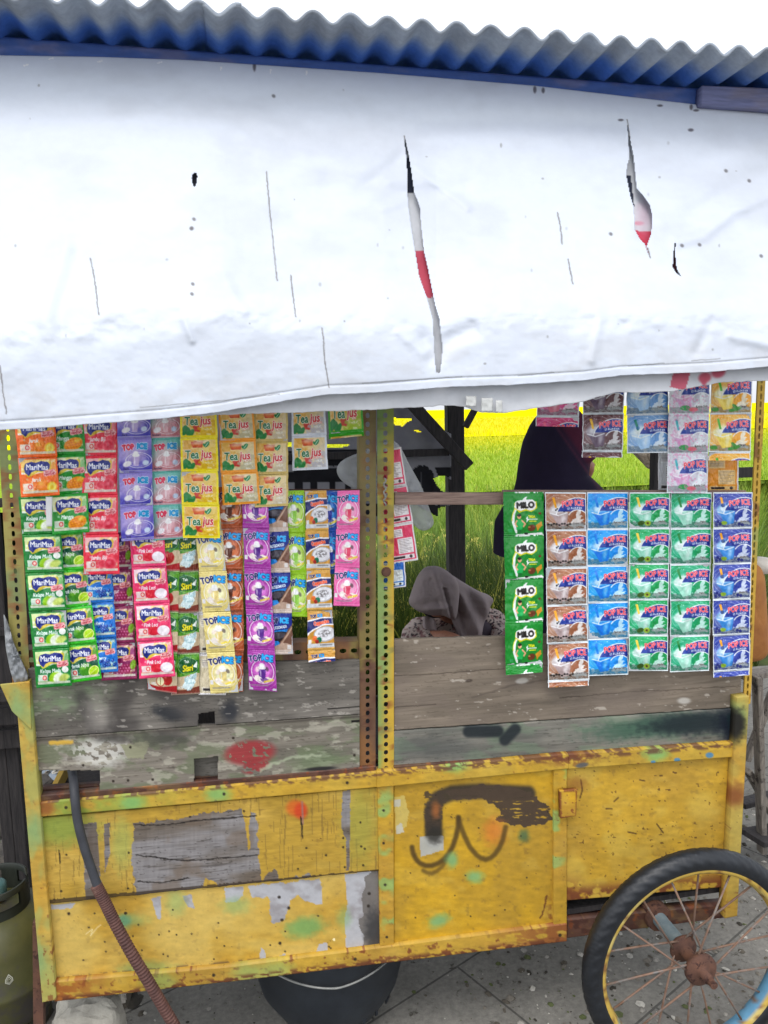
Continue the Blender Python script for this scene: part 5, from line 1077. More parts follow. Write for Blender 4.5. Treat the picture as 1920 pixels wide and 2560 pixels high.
S('bluetall', 158, (788, 1228), (850, 1226), (850, 1434), (806, 1436), 2, .004, 'two deep blue drink sachets tucked beside the pink strip', group=GL, nx=56)
S('cap', 158, (762, 1227), (815, 1226), (837, 1623), (770, 1626), 4, -.012, 'gold and navy cappuccino sachets with a white cup', flap=.3, group=GL, nx=56)
S('pinktall', 158, (844, 1228), (898, 1226), (900, 1516), (834, 1514), 3, -.010, 'hot pink drink sachets next to the rusty middle post', group=GL, nx=56)
S('teagreen', 88, (818, 986), (904, 982), (909, 1078), (822, 1086), 1, -.018, 'single green bordered tea sachet close to the rusty middle post', flap=.12, group=GL)
S('teawhite', 88, (727, 1006), (812, 1002), (819, 1172), (731, 1177), 2, -.018, 'two white bordered tea sachets hanging on their own', group=GL)
S('melatig', 88, (634, 1022), (719, 1022), (720, 1264), (636, 1268), 3, -.030, 'gold and cream jasmine tea sachets, right one of the jasmine pair', group=GL)
S('melati', 88, (545, 1022), (633, 1020), (650, 1258), (556, 1263), 3, -.040, 'amber bordered jasmine tea sachets between the yellow and the gold cream tea strips', group=GL)
S('lemon', 88, (448, 1012), (541, 1010), (550, 1346), (457, 1345), 4, -.050, 'bright yellow lemon tea sachets', group=GL)
S('pinkback', 96, (936, 1130), (1003, 1118), (1047, 1400), (972, 1412), 3, .050, 'pink wrapper backs with white text panels behind the green and yellow post', group=GR)
S('blueback', 96, (944, 1400), (1012, 1398), (1017, 1466), (950, 1476), 1, .056, 'single blue wrapper back below the pink ones behind the middle post', group=GR)
S('milo', 108, (1258, 1230), (1359, 1230), (1357, 1657), (1264, 1664), 4, -.012, 'glossy green chocolate malt drink sachets with a running boy', flap=.22, group=GR)
S('pcap', 93, (1363, 1231), (1465, 1231), (1472, 1698), (1370, 1703), 5, -.016, 'brown cappuccino shake sachets with a yellow straw', flap=.17, group=GR)
S('pblue', 93, (1468, 1231), (1571, 1231), (1571, 1687), (1469, 1690), 5, -.012, 'sky blue shake sachets', group=GR)
S('pavo', 93, (1573, 1231), (1675, 1231), (1669, 1677), (1571, 1677), 5, -.016, 'green shake sachets with a pale yellow straw', group=GR)
S('pmelon', 93, (1677, 1231), (1780, 1231), (1772, 1677), (1674, 1681), 5, -.010, 'green shake sachets with a dark green straw', group=GR)
S('pdark', 93, (1782, 1231), (1881, 1231), (1874, 1672), (1783, 1678), 5, -.018, 'navy blue shake sachets with an orange straw', flap=.18, group=GR)
S('pstraw', 93, (1342, 946), (1449, 942), (1447, 1041), (1340, 1040), 1, -.020, 'pink and maroon strawberry shake sachet under the banner edge', flap=.27, group=GR)
S('pchoc', 93, (1458, 942), (1562, 938), (1556, 1127), (1455, 1127), 2, -.016, 'greyish brown chocolate shake sachets under the awning', flap=.18, group=GR)
S('pice', 93, (1567, 942), (1671, 938), (1673, 1131), (1567, 1133), 2, -.012, 'pale icy blue shake sachets under the awning', group=GR)
S('pberry', 93, (1674, 938), (1775, 935), (1768, 1232), (1666, 1232), 3, -.022, 'pale pink and white shake sachets, upper strip of three', group=GR)
S('porange', 93, (1778, 938), (1881, 936), (1876, 1130), (1772, 1130), 2, -.020, 'pale orange shake sachets beside the yellow corner post', flap=.22, group=GR)
S('orangeback', 96, (1760, 1140), (1847, 1142), (1846, 1232), (1764, 1232), 1, .04, 'amber wrapper back in a white frame behind the pale pink strip', group=GR)
S('whiteback', 96, (1645, 1120), (1690, 1120), (1690, 1232), (1645, 1232), 1, .05, 'white wrapper back mostly hidden behind the pale pink strip', group=GR)
for p, q, Y, nm in (((985, 1246), (1262, 1246), .02, 'r'), ((1255, 1240), (1862, 1240), .012, 'r')):
    MB().bar(P(*p, Y), P(*q, Y), .012, .029, (0, 0, 1)).build("hanging_rail", M_railwood, cart, bev=.002)
MB().tube([P(30, 1030, .0), P(460, 1008, -.002), P(905, 975, .0)], .0016, 6).build("wire", M_rust, cart)
MB().tube([P(470, 1222, .006), P(690, 1224, .008), P(905, 1224, .0)], .0016, 6).build("wire", M_rust, cart)
MB().tube([P(985, 960, .0), P(1450, 940, .0), P(1898, 930, .0)], .0016, 6).build("wire", M_rust, cart)
MB().tube([P(170, 1338, .008), P(460, 1326, .008)], .0016, 6).build("wire", M_rust, cart)

# ---------------------------------------------------------------- soft and small things
def puff(pts, Y, T, seed, n=90, rings=22, crin=.01, pinch=.5, sm_=6):
    pts = np.array(pts, float); c = pts.mean(0); seg = np.concatenate([pts, pts[:1]]); L = np.concatenate([[0], np.cumsum(np.hypot(*np.diff(seg, axis=0).T))])
    s = np.linspace(0, L[-1], n, endpoint=False); E_ = np.stack([np.interp(s, L, seg[:, 0]), np.interp(s, L, seg[:, 1])], -1)
    for _ in range(sm_): E_ = .25*np.roll(E_, 1, 0)+.5*E_+.25*np.roll(E_, -1, 0)
    r = np.sin(np.linspace(0, pi/2, rings)); X = c[0]+(E_[None, :, 0]-c[0])*r[:, None]; Z = c[1]+(E_[None, :, 1]-c[1])*r[:, None]
    h = np.sqrt(np.clip(1-r**2, 0, 1))[:, None]**pinch
    V = []; 
    for sg in (-1, 1):
        d = Y+sg*T*h+crin*(fbm(X/16, Z/16, seed)-.5)*(h > 0)+crin*.4*(fbm(X/6, Z/6, seed+3)-.5)*h; V.append(P(X, Z, d))
    V = np.stack(V); m = rings*n; i, j = np.meshgrid(np.arange(rings-1), np.arange(n), indexing='ij'); a = i*n+j; b = i*n+(j+1) % n
    Qf = np.stack([a, a+n, b+n, b], -1).reshape(-1, 4); Qb = Qf[:, ::-1]+m
    e = (rings-1)*n+np.arange(n); e2 = (rings-1)*n+(np.arange(n)+1) % n; Qe = np.stack([e, e+m, e2+m, e2], -1)
    return V.reshape(-1, 3), np.concatenate([Qf, Qb, Qe]), X, Z
def puffobj(name, pts, Y, T, seed, mat, label, cat, **k):
    V, Q, _, _ = puff(pts, Y, T, seed, **k); me = mesh_np(name, V, Q); o = link(name, me, mat); return tag(o, label, cat)
pm, nt, bs = newmat("thin_white_plastic"); bs.inputs['Base Color'].default_value = lc((206, 208, 212))+(1,); bs.inputs['Roughness'].default_value = .3; bs.inputs['Transmission Weight'].default_value = .0
n = noise(nt, 40, 6, .6); bump(nt, bs, n, .6, .01); t = nt.nodes.new("ShaderNodeBsdfTransparent"); tl = nt.nodes.new("ShaderNodeBsdfTranslucent"); tl.inputs[0].default_value = (.8, .8, .82, 1)
mx = nt.nodes.new("ShaderNodeMixShader"); mx.inputs[0].default_value = .35; nt.links.new(bs.outputs[0], mx.inputs[1]); nt.links.new(tl.outputs[0], mx.inputs[2])
m2 = nt.nodes.new("ShaderNodeMixShader"); m2.inputs[0].default_value = .38; nt.links.new(mx.outputs[0], m2.inputs[1]); nt.links.new(t.outputs[0], m2.inputs[2]); nt.links.new(m2.outputs[0], nt.nodes["Material Output"].inputs[0])
puffobj("plastic_bag", [(838, 1165), (862, 1145), (910, 1128), (985, 1096), (1004, 1120), (1022, 1160), (1046, 1200), (1062, 1235), (1074, 1275), (1091, 1312), (1060, 1333), (1034, 1316), (1010, 1270), (950, 1240), (872, 1218), (842, 1192)], .12, .03, 3, pm, 'crumpled see-through white plastic bag hanging behind the middle posts', 'plastic bag', crin=.03)
puffobj("plastic_bag", [(8, 1530), (22, 1560), (34, 1606), (54, 1650), (72, 1690), (70, 1708), (38, 1714), (26, 1680), (14, 1620)], .0, .014, 5, sol_mat("grey_plastic", (120, 124, 128), (156, 158, 160), 20, rough=.4, st=.5), 'grey crumpled plastic bag tied to the foot of the left slotted post', 'plastic bag', crin=.02)
om = sol_mat("orange_paint_worn", (146, 92, 42), (168, 112, 52), 12, rough=.7, c3=(130, 76, 38), s3=5, st=.2)
o = puffobj("jerry_can", [(1868, 1420), (1880, 1408), (1896, 1408), (1908, 1420), (1914, 1450), (1920, 1560), (1922, 1640), (1900, 1654), (1850, 1656), (1846, 1600), (1856, 1500)], .32, .05, 7, om, 'worn orange plastic jerry can with a pale frayed top behind the right corner post', 'jerry can', crin=.004, pinch=.35)
cap = MB().lathe(P(1898, 1418, .32), [(.0, .03), (.028, .028), (.036, .012), (.034, -.014), (.0, -.016)], 'z', 20).build("cap", sol_mat("pale_lid", (180, 174, 164), (206, 200, 190), 20), o, True)
net = attr_mat("beige_net", .9, 300, .2, .3, .001)
puffobj("mesh_bag", [(1576, 1128), (1600, 1124), (1640, 1122), (1662, 1130), (1656, 1158), (1640, 1174), (1618, 1172), (1606, 1158), (1590, 1142)], .58, .03, 9, sol_mat("beige_mesh_cloth", (150, 136, 120), (186, 170, 150), 60, rough=.9, st=.4), 'beige mesh bag hanging behind the pale blue sachets', 'bag', crin=.02)

ps = grid('paper_slip', P(*[q for q in quadpx((114, 1242), (131, 1242), (130, 1316), (116, 1316), 4)[:2]], -.055), np.ones(quadpx((114, 1242), (131, 1242), (130, 1316), (116, 1316), 4)[0].shape+(3,))*.92, M_banner, None, thick=.001); tag(ps, 'narrow white slip between the coconut and mango sachets', 'paper slip')
# grey torn banner at the back
def p_rear(a):
    a.put(np.ones_like(a.X), (150, 150, 156)); a.put(sst(.4, .7, fbm(a.X/40, a.Y/40, 3)), (128, 128, 136), .6); k = (20, 20, 28)
    a.put(a.rect(690, 1124, 905, 1205)*(fbm(a.X/60, a.Y/16, 4) > .32), k)
    a.put(a.rect(738, 1196, 758, 1232) | a.rect(776, 1196, 794, 1232) | a.rect(810, 1180, 850, 1192) | a.rect(824, 1190, 840, 1232) | a.rect(862, 1192, 878, 1232), k); a.put(a.rect(720, 1180, 770, 1192), k)
    a.put(a.poly([(1030, 1176), (1046, 1164), (1066, 1164), (1082, 1180), (1090, 1206), (1112, 1232), (1060, 1232), (1052, 1208), (1034, 1192)], 2, 10, 3), k)
    a.put(a.poly([(1088, 1170), (1130, 1166), (1130, 1192), (1096, 1190)], 2, 10, 3), k); a.put(a.poly([(1066, 1250), (1085, 1262), (1118, 1262), (1096, 1296), (1080, 1330), (1070, 1300)], 2, 8), k)
    a.put(a.rect(690, 1260, 1000, 1290), k, .9); a.put(a.rect(1052, 1180, 1056, 1330), (110, 110, 116), .6)
panel("rear_banner", [(150, 1000), (1128, 1000), (1128, 1330), (150, 1345)], 2.06, p_rear, M_banner, None, step=3, thick=.002, wob=6, bump=lambda X, Y: .03*(fbm(X/70, Y/70, 5)-.5),
      holes=[[(980, 1044), (1036, 1048), (1018, 1056), (1008, 1066), (986, 1062)], [(1084, 1196), (1096, 1190), (1114, 1190), (1128, 1200), (1128, 1232), (1104, 1228), (1090, 1210)], [(1000, 1240), (1128, 1310), (1128, 1350), (1092, 1350), (1082, 1332), (1066, 1350), (1000, 1350)], [(1034, 1074), (1054, 1078), (1050, 1082), (1036, 1078)], [(1054, 1000), (1128, 1000), (1128, 1085), (1100, 1070), (1060, 1020)], [(720, 1106), (880, 1112), (850, 1120), (700, 1118)], [(1096, 1270), (1128, 1262), (1128, 1340), (1090, 1330)]])
tag([o for o in bpy.data.objects if o.name == "rear_banner"][0], 'torn grey banner with big black lettering strung on the back posts', 'banner')

# hose with rusty ribbed sleeve
def pxpath(pts, Ys, n=60):
    pts = np.array(pts, float); s = np.linspace(0, len(pts)-1, n); k = np.arange(len(pts))
    from math import floor
    def cr(A):
        out = []
        for t in s:
            i = min(int(t), len(A)-2); f = t-i; p0 = A[max(i-1, 0)]; p1 = A[i]; p2 = A[i+1]; p3 = A[min(i+2, len(A)-1)]
            out.append(.5*((2*p1)+(-p0+p2)*f+(2*p0-5*p1+4*p2-p3)*f*f+(-p0+3*p1-3*p2+p3)*f**3))
        return np.array(out)
    return P(cr(pts[:, 0]), cr(pts[:, 1]), cr(np.array(Ys, float)))
hose = empty("hose", P(185, 1940, 0), 'dark hose with a rusty ribbed sleeve hanging out of the counter slot', 'hose')
MB().tube(pxpath([(176, 1910), (183, 1945), (187, 1990), (194, 2050), (210, 2115), (230, 2175), (244, 2215)], [.08, .02, -.02, -.03, -.035, -.04, -.045]), .0098, 16).build("tube", M_hose, hose, True)
pp = pxpath([(240, 2212), (262, 2255), (290, 2312), (330, 2385), (372, 2455), (410, 2520), (450, 2590), (490, 2680)], [-.045, -.05, -.055, -.06, -.06, -.055, -.05, -.04], 420)
MB().tube(pp, [.0118+.0012*(1 if (i//3) % 2 else -1) for i in range(420)], 16).build("ribbed_sleeve", M_sleeve, hose, True)

# bucket
bk = empty("bucket", P(825, 2600, .27)*np.array([1, 1, 0]), 'dark plastic bucket with a wire handle standing under the cart', 'bucket')
c = P(824, 2420, .22); bx, by = float(c[0]), .225; zt = float(P(826, 2385, .06)[2])
prof_ = [(.0, .0), (.09, .0), (.118, .008), (.145, .028), (.166, .06), (.190, .10), (.204, .16), (.212, zt-.02), (.217, zt-.012), (.219, zt), (.212, zt), (.206, zt-.02), (.165, .12), (.12, .03), (.0, .015)]
body = MB().lathe((bx, by, .003), prof_, 'z', 56).build("body", M_bucket, bk, True)
hd = [(bx+.19*cos(t), by-.02-.19*abs(sin(t))*.62-.03*abs(sin(t)), zt-.0-.075*abs(sin(t))**1.0) for t in np.linspace(pi, 2*pi, 40)]
hd = [(x, by-math.sqrt(max(0, .223**2-(x-bx)**2)), zt-.0-.020-.030*(1-abs((x-bx)/.205)**1.2)) for x in np.linspace(bx-.205, bx+.205, 40)]
MB().tube(hd, .0026, 8).build("handle", sol_mat("grey_wire", (120, 122, 120), (150, 150, 146), 30, metal=.3), bk, True)
def curved_text(s, x, z, h, r, parent, mat):
    cu = bpy.data.curves.new("w", 'FONT'); cu.body = s; cu.size = h/.73; cu.extrude = .002; cu.offset = h*.02
    ob = bpy.data.objects.new("w", cu); sc.collection.objects.link(ob); dg = bpy.context.evaluated_depsgraph_get(); me = bpy.data.meshes.new_from_object(ob.evaluated_get(dg))
    bpy.data.objects.remove(ob)
    for v in me.vertices:
        xx, yy, zz = v.co; a = (xx+x)/r; v.co = (bx+(r+zz)*sin(a), by-(r+zz)*cos(a), z+yy)
    return link("embossed_letters", me, mat, parent)
curved_text("V P E", .055, .062, .045, .172, bk, M_bucket)

# gas cylinder
gc = P(6, 2400, .35); gx, gy = float(gc[0]), .35
gas = empty("gas_cylinder", (gx, gy, 0), 'small olive green gas cylinder with a ring collar and turquoise cap left of the cart', 'gas cylinder')
zg = float(P(10, 2300, .26)[2]); dz_ = zg-.326
M_gas = sol_mat("olive_green_paint", (66, 68, 34), (84, 82, 44), 9, rough=.5, c3=(66, 62, 58), s3=7, lo3=.5, hi3=.62, st=.15)
MB().lathe((gx, gy, .0), [(.0, .05), (.09, .05), (.11, .03), (.112, .002), (.104, .002), (.10, .04)], 'z', 40).build("foot_ring", M_gas, gas, True)
MB().lathe((gx, gy, .0), [(.0, .03), (.09, .035), (.125, .06), (.142, .10), (.142, .150), (.1445, .154), (.1445, .164), (.142, .168), (.141, zg-.09), (.130, zg-.05), (.10, zg-.022), (.06, zg-.008), (.0, zg)], 'z', 48).build("body", M_gas, gas, True)
M_gasd = sol_mat("dark_green_paint", (28, 34, 28), (42, 46, 38), 14, rough=.55)
ring = []
V = []; F = []; N = 64
for i in range(N+1):
    t = 2*pi*i/N; hi = .385 if (i % 32) > 5 else .36
    for r_ in (.076, .082):
        for z in (.295+dz_, .335+dz_, .368+dz_, hi+dz_): V.append((gx+r_*cos(t), gy+r_*sin(t), z))
for i in range(N):
    a = i*8; b = a+8
    for l in range(3):
        if l == 1 and (i % 16) in (1, 2, 3, 4, 5, 6, 7, 8, 9, 10): continue
        F += [(a+l, b+l, b+l+1, a+l+1), (a+4+l, a+5+l, b+5+l, b+4+l)]
    F += [(a+3, b+3, b+7, a+7)]
mb = MB(); mb.add(V, F); o = mb.build("collar", M_gasd, gas, True, fix=False)
o.modifiers.new("rim", 'BEVEL').width = .001
v = MB().lathe((gx, gy, 0), [(.0, .31+dz_), (.016, .31+dz_), (.016, .34+dz_), (.024, .342+dz_), (.024, .352+dz_), (.0, .354+dz_)], 'z', 20).build("valve", sol_mat("brass", (150, 120, 60), (170, 140, 80), 20, metal=.7, rough=.4), gas, True)
MB().lathe((gx, gy, 0), [(.027, .342+dz_), (.028, .372+dz_), (.022, .379+dz_), (.0, .38+dz_)], 'z', 24).build("valve_cap", sol_mat("turquoise_plastic", (50, 92, 94), (84, 112, 110), 30, rough=.5), v, True)
# pale flame-shaped emblem on the cylinder
def emblem():
    V = []; F = []
    for k, s in enumerate((1.0, .66, .34)):
        o2 = [(0, 1.1), (.5, .35), (.55, -.15), (0, -.55), (-.55, -.15), (-.5, .35)]; i2 = [(x*.80, y*.80) for x, y in o2]; off = len(V)
        for ring_ in (o2, i2):
            for x, y in ring_: X_ = x*s*.016-.028+.11*0; a = (X_)/.132+.62; V.append((gx+.1435*sin(a), gy-.1435*cos(a), .215+y*s*.018))
        F += [(off+i, off+(i+1) % 6, off+6+(i+1) % 6, off+6+i) for i in range(6)]
    mb = MB(); mb.add(V, F); return mb.build("emblem", sol_mat("pale_print", (190, 192, 176), (206, 206, 190), 20, st=0), gas, fix=False)
emblem()

# dark old timber shelf and boxes at the left, behind the cart
sh = empty("wooden_shelf", (-1.0, .75, 0), 'dark weathered wooden shelf standing behind the left corner of the cart', 'shelf')
for i, (y0, y1, Y, m_) in enumerate(((1716, 1742, .62, M_darkwood), (1756, 1800, .66, M_darkwood), (1812, 1858, .70, M_darkwood), (1560, 1580, .7, M_darkwood), (1240, 1262, .66, M_darkwood))):
    a0 = P(-300, y0, Y); a1 = P(175, y1, Y); MB().box((float(a0[0]), Y, float(a1[2])), (float(a1[0]), Y+.028, float(P(175, y0, Y)[2]))).build("shelf_board", m_, sh, bev=.003)
for x, m_ in ((-40, M_darkwood), (-8, M_darkwood)):
    a0 = P(x, 1500, .72); MB().box((float(a0[0])-.018, .73, 0), (float(a0[0])+.018, .77, 1.75)).build("post", m_, sh, bev=.003)
MB().box((-1.45, .80, .9), (-.62, .815, 1.15)).build("back_board", M_darkwood, sh)
# log and stones beside the puddle
for k, (px, py, Y, s) in enumerate(((20, 2000, 1.4, .13), (70, 2060, 1.2, .11), (10, 2110, 1.1, .10), (88, 2130, 1.05, .07), (40, 1985, 1.5, .16), (95, 2010, 1.45, .12))):
    a = P(px, py, Y); rock("stone", (float(a[0]), Y, s*.45), (s, s*.8, s*.5), 11+k, sol_mat("dark_stone", (64, 60, 56), (104, 98, 90), 14, rough=.95, st=.6, d=.01), ['large dark stone close to the puddle', 'dark stone right of the largest, partly hidden by the cart', 'low dark stone just above the gas cylinder', 'small dark stone near the yellow upright', 'widest dark stone at the far side of the heap', 'dark stone behind the cart corner at the back of the heap'][k], 'stone')['group'] = 'stones heaped behind the left corner'

# grey planks stacked behind the right corner
pk = ['long grey plank standing upright behind the right corner', 'grey plank leaning down to the right behind the right corner post', 'short grey plank lying level just under the orange jerry can', 'grey plank leaning left behind the right corner', 'dark plank end resting lowest near the wheel', 'grey plank crossing low behind the wheel']
for k, (p, q, Y, w, m_) in enumerate((((1893, 1690), (1905, 2130), .50, .035, M_greywood), ((1868, 1925), (1960, 2090), .55, .032, M_greywood), ((1850, 1690), (1990, 1672), .60, .05, M_greywood), ((1932, 1730), (1866, 1900), .64, .03, M_greywood), ((1880, 2095), (1960, 2080), .52, .10, M_darkwood), ((1850, 2010), (1990, 1975), .66, .05, M_darkwood))):
    a = P(*p, Y); b = P(*q, Y+.04); o = MB().bar(a, b, .02, w, (0, 1, 0) if False else (0, 1, 0)).build("plank", m_, None, bev=.003); tag(o, pk[k], 'plank', 'old planks stacked behind the right corner')

# ---------------------------------------------------------------- people
def blob(name, cones, vox=.012, sm=6):
    mb = MB()
    for (p0, r0, p1, r1) in cones:
        p0 = Vector(p0); p1 = Vector(p1); n = 9; pts = [p0+(p1-p0)*i/(n-1) for i in range(n)]; rs = [r0+(r1-r0)*i/(n-1) for i in range(n)]
        if (p1-p0).length > 1e-4:
            t = (p1-p0).normalized()
            pre = [(p0-t*r0*sin(a), r0*cos(a)) for a in (1.45, 1.1, .7, .35)]; post = [(p1+t*r1*sin(a), r1*cos(a)) for a in (.35, .7, 1.1, 1.45)]
            mb.tube([x[0] for x in pre]+pts+[x[0] for x in post], [x[1] for x in pre]+rs+[x[1] for x in post], 18)
    me = mb.mesh(name, True, False); ob = bpy.data.objects.new(name, me); sc.collection.objects.link(ob)
    m = ob.modifiers.new("r", 'REMESH'); m.mode = 'VOXEL'; m.voxel_size = vox; m = ob.modifiers.new("s", 'SMOOTH'); m.factor = .5; m.iterations = sm
    dg = bpy.context.evaluated_depsgraph_get(); r = bpy.data.meshes.new_from_object(ob.evaluated_get(dg)); bpy.data.objects.remove(ob); bpy.data.meshes.remove(me); smooth(r); return r
def setcol(me, fn):
    v = np.empty(len(me.vertices)*3, np.float32); me.vertices.foreach_get('co', v); v = v.reshape(-1, 3); C = fn(v)
    at = me.color_attributes.new('Col', 'FLOAT_COLOR', 'POINT'); at.data.foreach_set('color', np.concatenate([lin(C), np.ones((len(v), 1))], 1).astype(np.float32).ravel()); return me
def disp(me, fn):
    v = np.empty(len(me.vertices)*3, np.float32); nn = v.copy(); me.vertices.foreach_get('co', v); me.vertices.foreach_get('normal', nn)
    v = v.reshape(-1, 3); nn = nn.reshape(-1, 3); v2 = v+nn*fn(v, nn)[:, None]; me.vertices.foreach_set('co', v2.astype(np.float32).ravel()); me.update(); return me
def topx_(v):
    d = v-Cv3; z = d@Fv; return 960+FPX*(d@Rv)/z, 1280-FPX*(d@Uv)/z
def hand(base, dirv, up, s=1.0):
    """palm with four bent fingers of different lengths and a side thumb"""
    d = Vector(dirv).normalized(); u = Vector(up).normalized(); r = d.cross(u).normalized(); b = Vector(base); c = [(b, .027*s, b+d*.055*s, .03*s)]
    for k, (o, L) in enumerate(((-.028, .06), (-.010, .07), (.009, .066), (.027, .052))):
        p = b+d*.07*s+r*o*s; q = p+(d*.7-u*.45)*L*.5*s; e = q+(d*.1-u*.95)*L*.5*s; c += [(p-d*.02*s, .0095*s, q, .009*s), (q, .009*s, e, .0075*s)]
    p = b+d*.02*s-r*.03*s; q = p+(d*.6-r*.6-u*.3)*.035*s; e = q+(d*.8-u*.5)*.028*s; return c+[(p, .011*s, q, .010*s), (q, .010*s, e, .008*s)]
# seated person, head bowed under a taupe headscarf
Hc = P(1082, 1478, 1.74); SH = P(1158, 1548, 1.88)
hx, hy, hz = map(float, Hc); sx_, sy_, sz_ = map(float, SH)
LS = P(1040, 1568, 1.84); RS = P(1232, 1560, 1.92); ls = tuple(map(float, LS)); rs = tuple(map(float, RS))
hip = (sx_+.04, 2.12, .42)
p1 = empty("person", (sx_, 2.05, 0), 'seated person in a taupe headscarf and speckled blouse, head bowed, behind the counter board', 'person')
le = (ls[0]-.03, 1.72, .56); re = (rs[0]+.02, 1.78, .52); lh = P(1112, 1590, 1.62); lh = tuple(map(float, lh)); rh = (hx+.13, 1.62, .50)
cones = [((hx, hy, hz), .088, (hx+.01, hy-.03, hz-.05), .07), ((hx+.02, hy+.03, hz-.03), .055, (sx_-.02, sy_, sz_-.02), .06), ((ls[0]+.04, ls[1], ls[2]-.03), .06, (rs[0]-.04, rs[1], rs[2]-.03), .06),
         ((sx_, sy_+.02, sz_-.06), .12, hip, .13), ((ls[0], ls[1], ls[2]-.05), .05, le, .042), (le, .04, lh, .027), ((rs[0], rs[1], rs[2]-.05), .05, re, .042), (re, .04, rh, .027)]
for s in (-1, 1):
    kn = (hip[0]+s*.14, 1.72, .47); an = (hip[0]+s*.12, 1.78, .08); cones += [((hip[0]+s*.07, 2.08, .42), .09, kn, .062), (kn, .058, an, .038), (an, .04, (an[0], an[1]-.16, .035), .034)]
cones += hand(lh, (.6, -.4, -.2), (0, 0, 1)); cones += hand(rh, (-.6, -.4, -.1), (0, 0, 1))
cones += [((hx-.0, hy-.10, hz-.02), .012, (hx+.0, hy-.105, hz-.045), .016), ((hx-.02, hy-.085, hz-.075), .012, (hx+.02, hy-.085, hz-.075), .012)]
b1 = blob("body", cones, .009, 4); link("body", b1, M_skin, p1)
bl = [((ls[0]+.02, ls[1], ls[2]-.045), .085, (rs[0]-.02, rs[1], rs[2]-.01), .10), ((sx_, sy_+.03, sz_-.10), .15, hip, .165), ((ls[0], ls[1], ls[2]-.05), .078, le, .07), (le, .066, (le[0]+.06, le[1]-.06, le[2]-.0), .05), ((rs[0], rs[1], rs[2]-.05), .082, re, .07), (re, .066, (re[0]-.06, re[1]-.06, re[2]), .05)]
def folds(sc_, am, seed): return lambda v, n: am*(fbm(v[:, 0]*sc_+v[:, 2]*3, v[:, 2]*sc_*.35+v[:, 1]*2, seed, 3)-.5)
def speckled(v):
    a = Art(v[:, 0]*1000, v[:, 2]*1000+v[:, 1]*300, (176, 160, 152)); a.put(fbm(a.X/9, a.Y/9, 5, 2) > .60, (52, 44, 50)); a.put(fbm(a.X/12+9, a.Y/12, 8, 2) > .66, (120, 84, 84), .8); return a.c
m_ = disp(blob("blouse", bl, .008, 6), folds(14, .03, 4)); link("blouse", setcol(m_, speckled), M_cloth, p1)
sk = [((hip[0], 2.12, .42), .17, (hip[0], 1.86, .46), .15)]+[((hip[0]+s*.08, 2.05, .42), .12, (hip[0]+s*.14, 1.71, .46), .09) for s in (-1, 1)]+[((hip[0]+s*.13, 1.72, .44), .09, (hip[0]+s*.12, 1.76, .14), .10) for s in (-1, 1)]
m_ = disp(blob("skirt", sk, .012, 5), folds(10, .03, 9)); link("skirt", setcol(m_, lambda v: np.ones((len(v), 3))*col((70, 62, 70))), M_cloth, p1)
def drape(parts):
    """one closed cloth shell per part, outlines on their own depths, joined into a single mesh"""
    VV = []; QQ = []; n0 = 0
    for pts, Y, T, fold, seed in parts:
        V, Q, X, Z = puff(pts, Y, T, seed, n=160, rings=44, crin=.008, pinch=.6, sm_=26); X2 = np.tile(X.ravel(), 2); Z2 = np.tile(Z.ravel(), 2)
        V = V.copy(); V[:, 1] += fold(X2, Z2); VV.append(V); QQ.append(Q+n0); n0 += len(V)
    return mesh_np("headscarf", np.concatenate(VV), np.concatenate(QQ))
fh = lambda X, Z: -.020*np.exp(-((Z-1522+.10*(X-1070))/9)**2)*(X < 1128)+.022*np.exp(-((X-1118-.25*(Z-1500))/5)**2)*(Z > 1470)-.014*np.exp(-((X-1100-.3*(Z-1480))/10)**2)+.010*(fbm(X/30, Z/26, 3)-.5)
fd = lambda X, Z: .030*(np.sin((X-.42*(Z-1500))/7.2+2.2*fbm(X/40, Z/60, 4))*.5)*np.clip((Z-1455)/40, 0, 1)+.02*(fbm(X/30, Z/40, 6)-.5)
m_ = drape([([(1018, 1508), (1024, 1492), (1034, 1462), (1046, 1434), (1061, 1417), (1080, 1411), (1102, 1417), (1124, 1431), (1143, 1450), (1150, 1474), (1148, 1502), (1144, 1532), (1137, 1556), (1126, 1548), (1112, 1536), (1092, 1541), (1072, 1537), (1050, 1529), (1032, 1520)], 1.70, .115, fh, 5),
            ([(1104, 1420), (1140, 1444), (1170, 1463), (1200, 1480), (1224, 1487), (1238, 1496), (1240, 1506), (1232, 1514), (1220, 1524), (1213, 1548), (1207, 1600), (1203, 1650), (1158, 1650), (1150, 1604), (1138, 1574), (1126, 1548), (1112, 1490)], 1.80, .10, fd, 8),
            ([(1056, 1538), (1072, 1541), (1088, 1546), (1090, 1570), (1094, 1650), (1060, 1650), (1056, 1590)], 1.72, .035, lambda X, Z: .01*np.sin(X/5), 9)])
link("headscarf", setcol(m_, lambda v: np.ones((len(v), 3))*col((154, 141, 141))), M_cloth, p1)
us = blob("underscarf", [((hx, hy+.01, hz+.005), .093, (hx+.01, hy-.01, hz-.04), .088)], .01, 3); link("underscarf", setcol(us, lambda v: np.ones((len(v), 3))*col((40, 34, 38))), M_cloth, p1)
# stool under the seated person
st = empty("stool", (hip[0], 2.12, 0), 'low wooden stool under the seated person', 'stool')
MB().box((hip[0]-.16, 1.98, .25), (hip[0]+.16, 2.26, .28)).build("seat", M_greywood, st, bev=.004)
for s in (-1, 1):
    for t_ in (2.0, 2.22): MB().box((hip[0]+s*.13-.015, t_, 0), (hip[0]+s*.13+.015, t_+.03, .25)).build("leg", M_greywood, st)
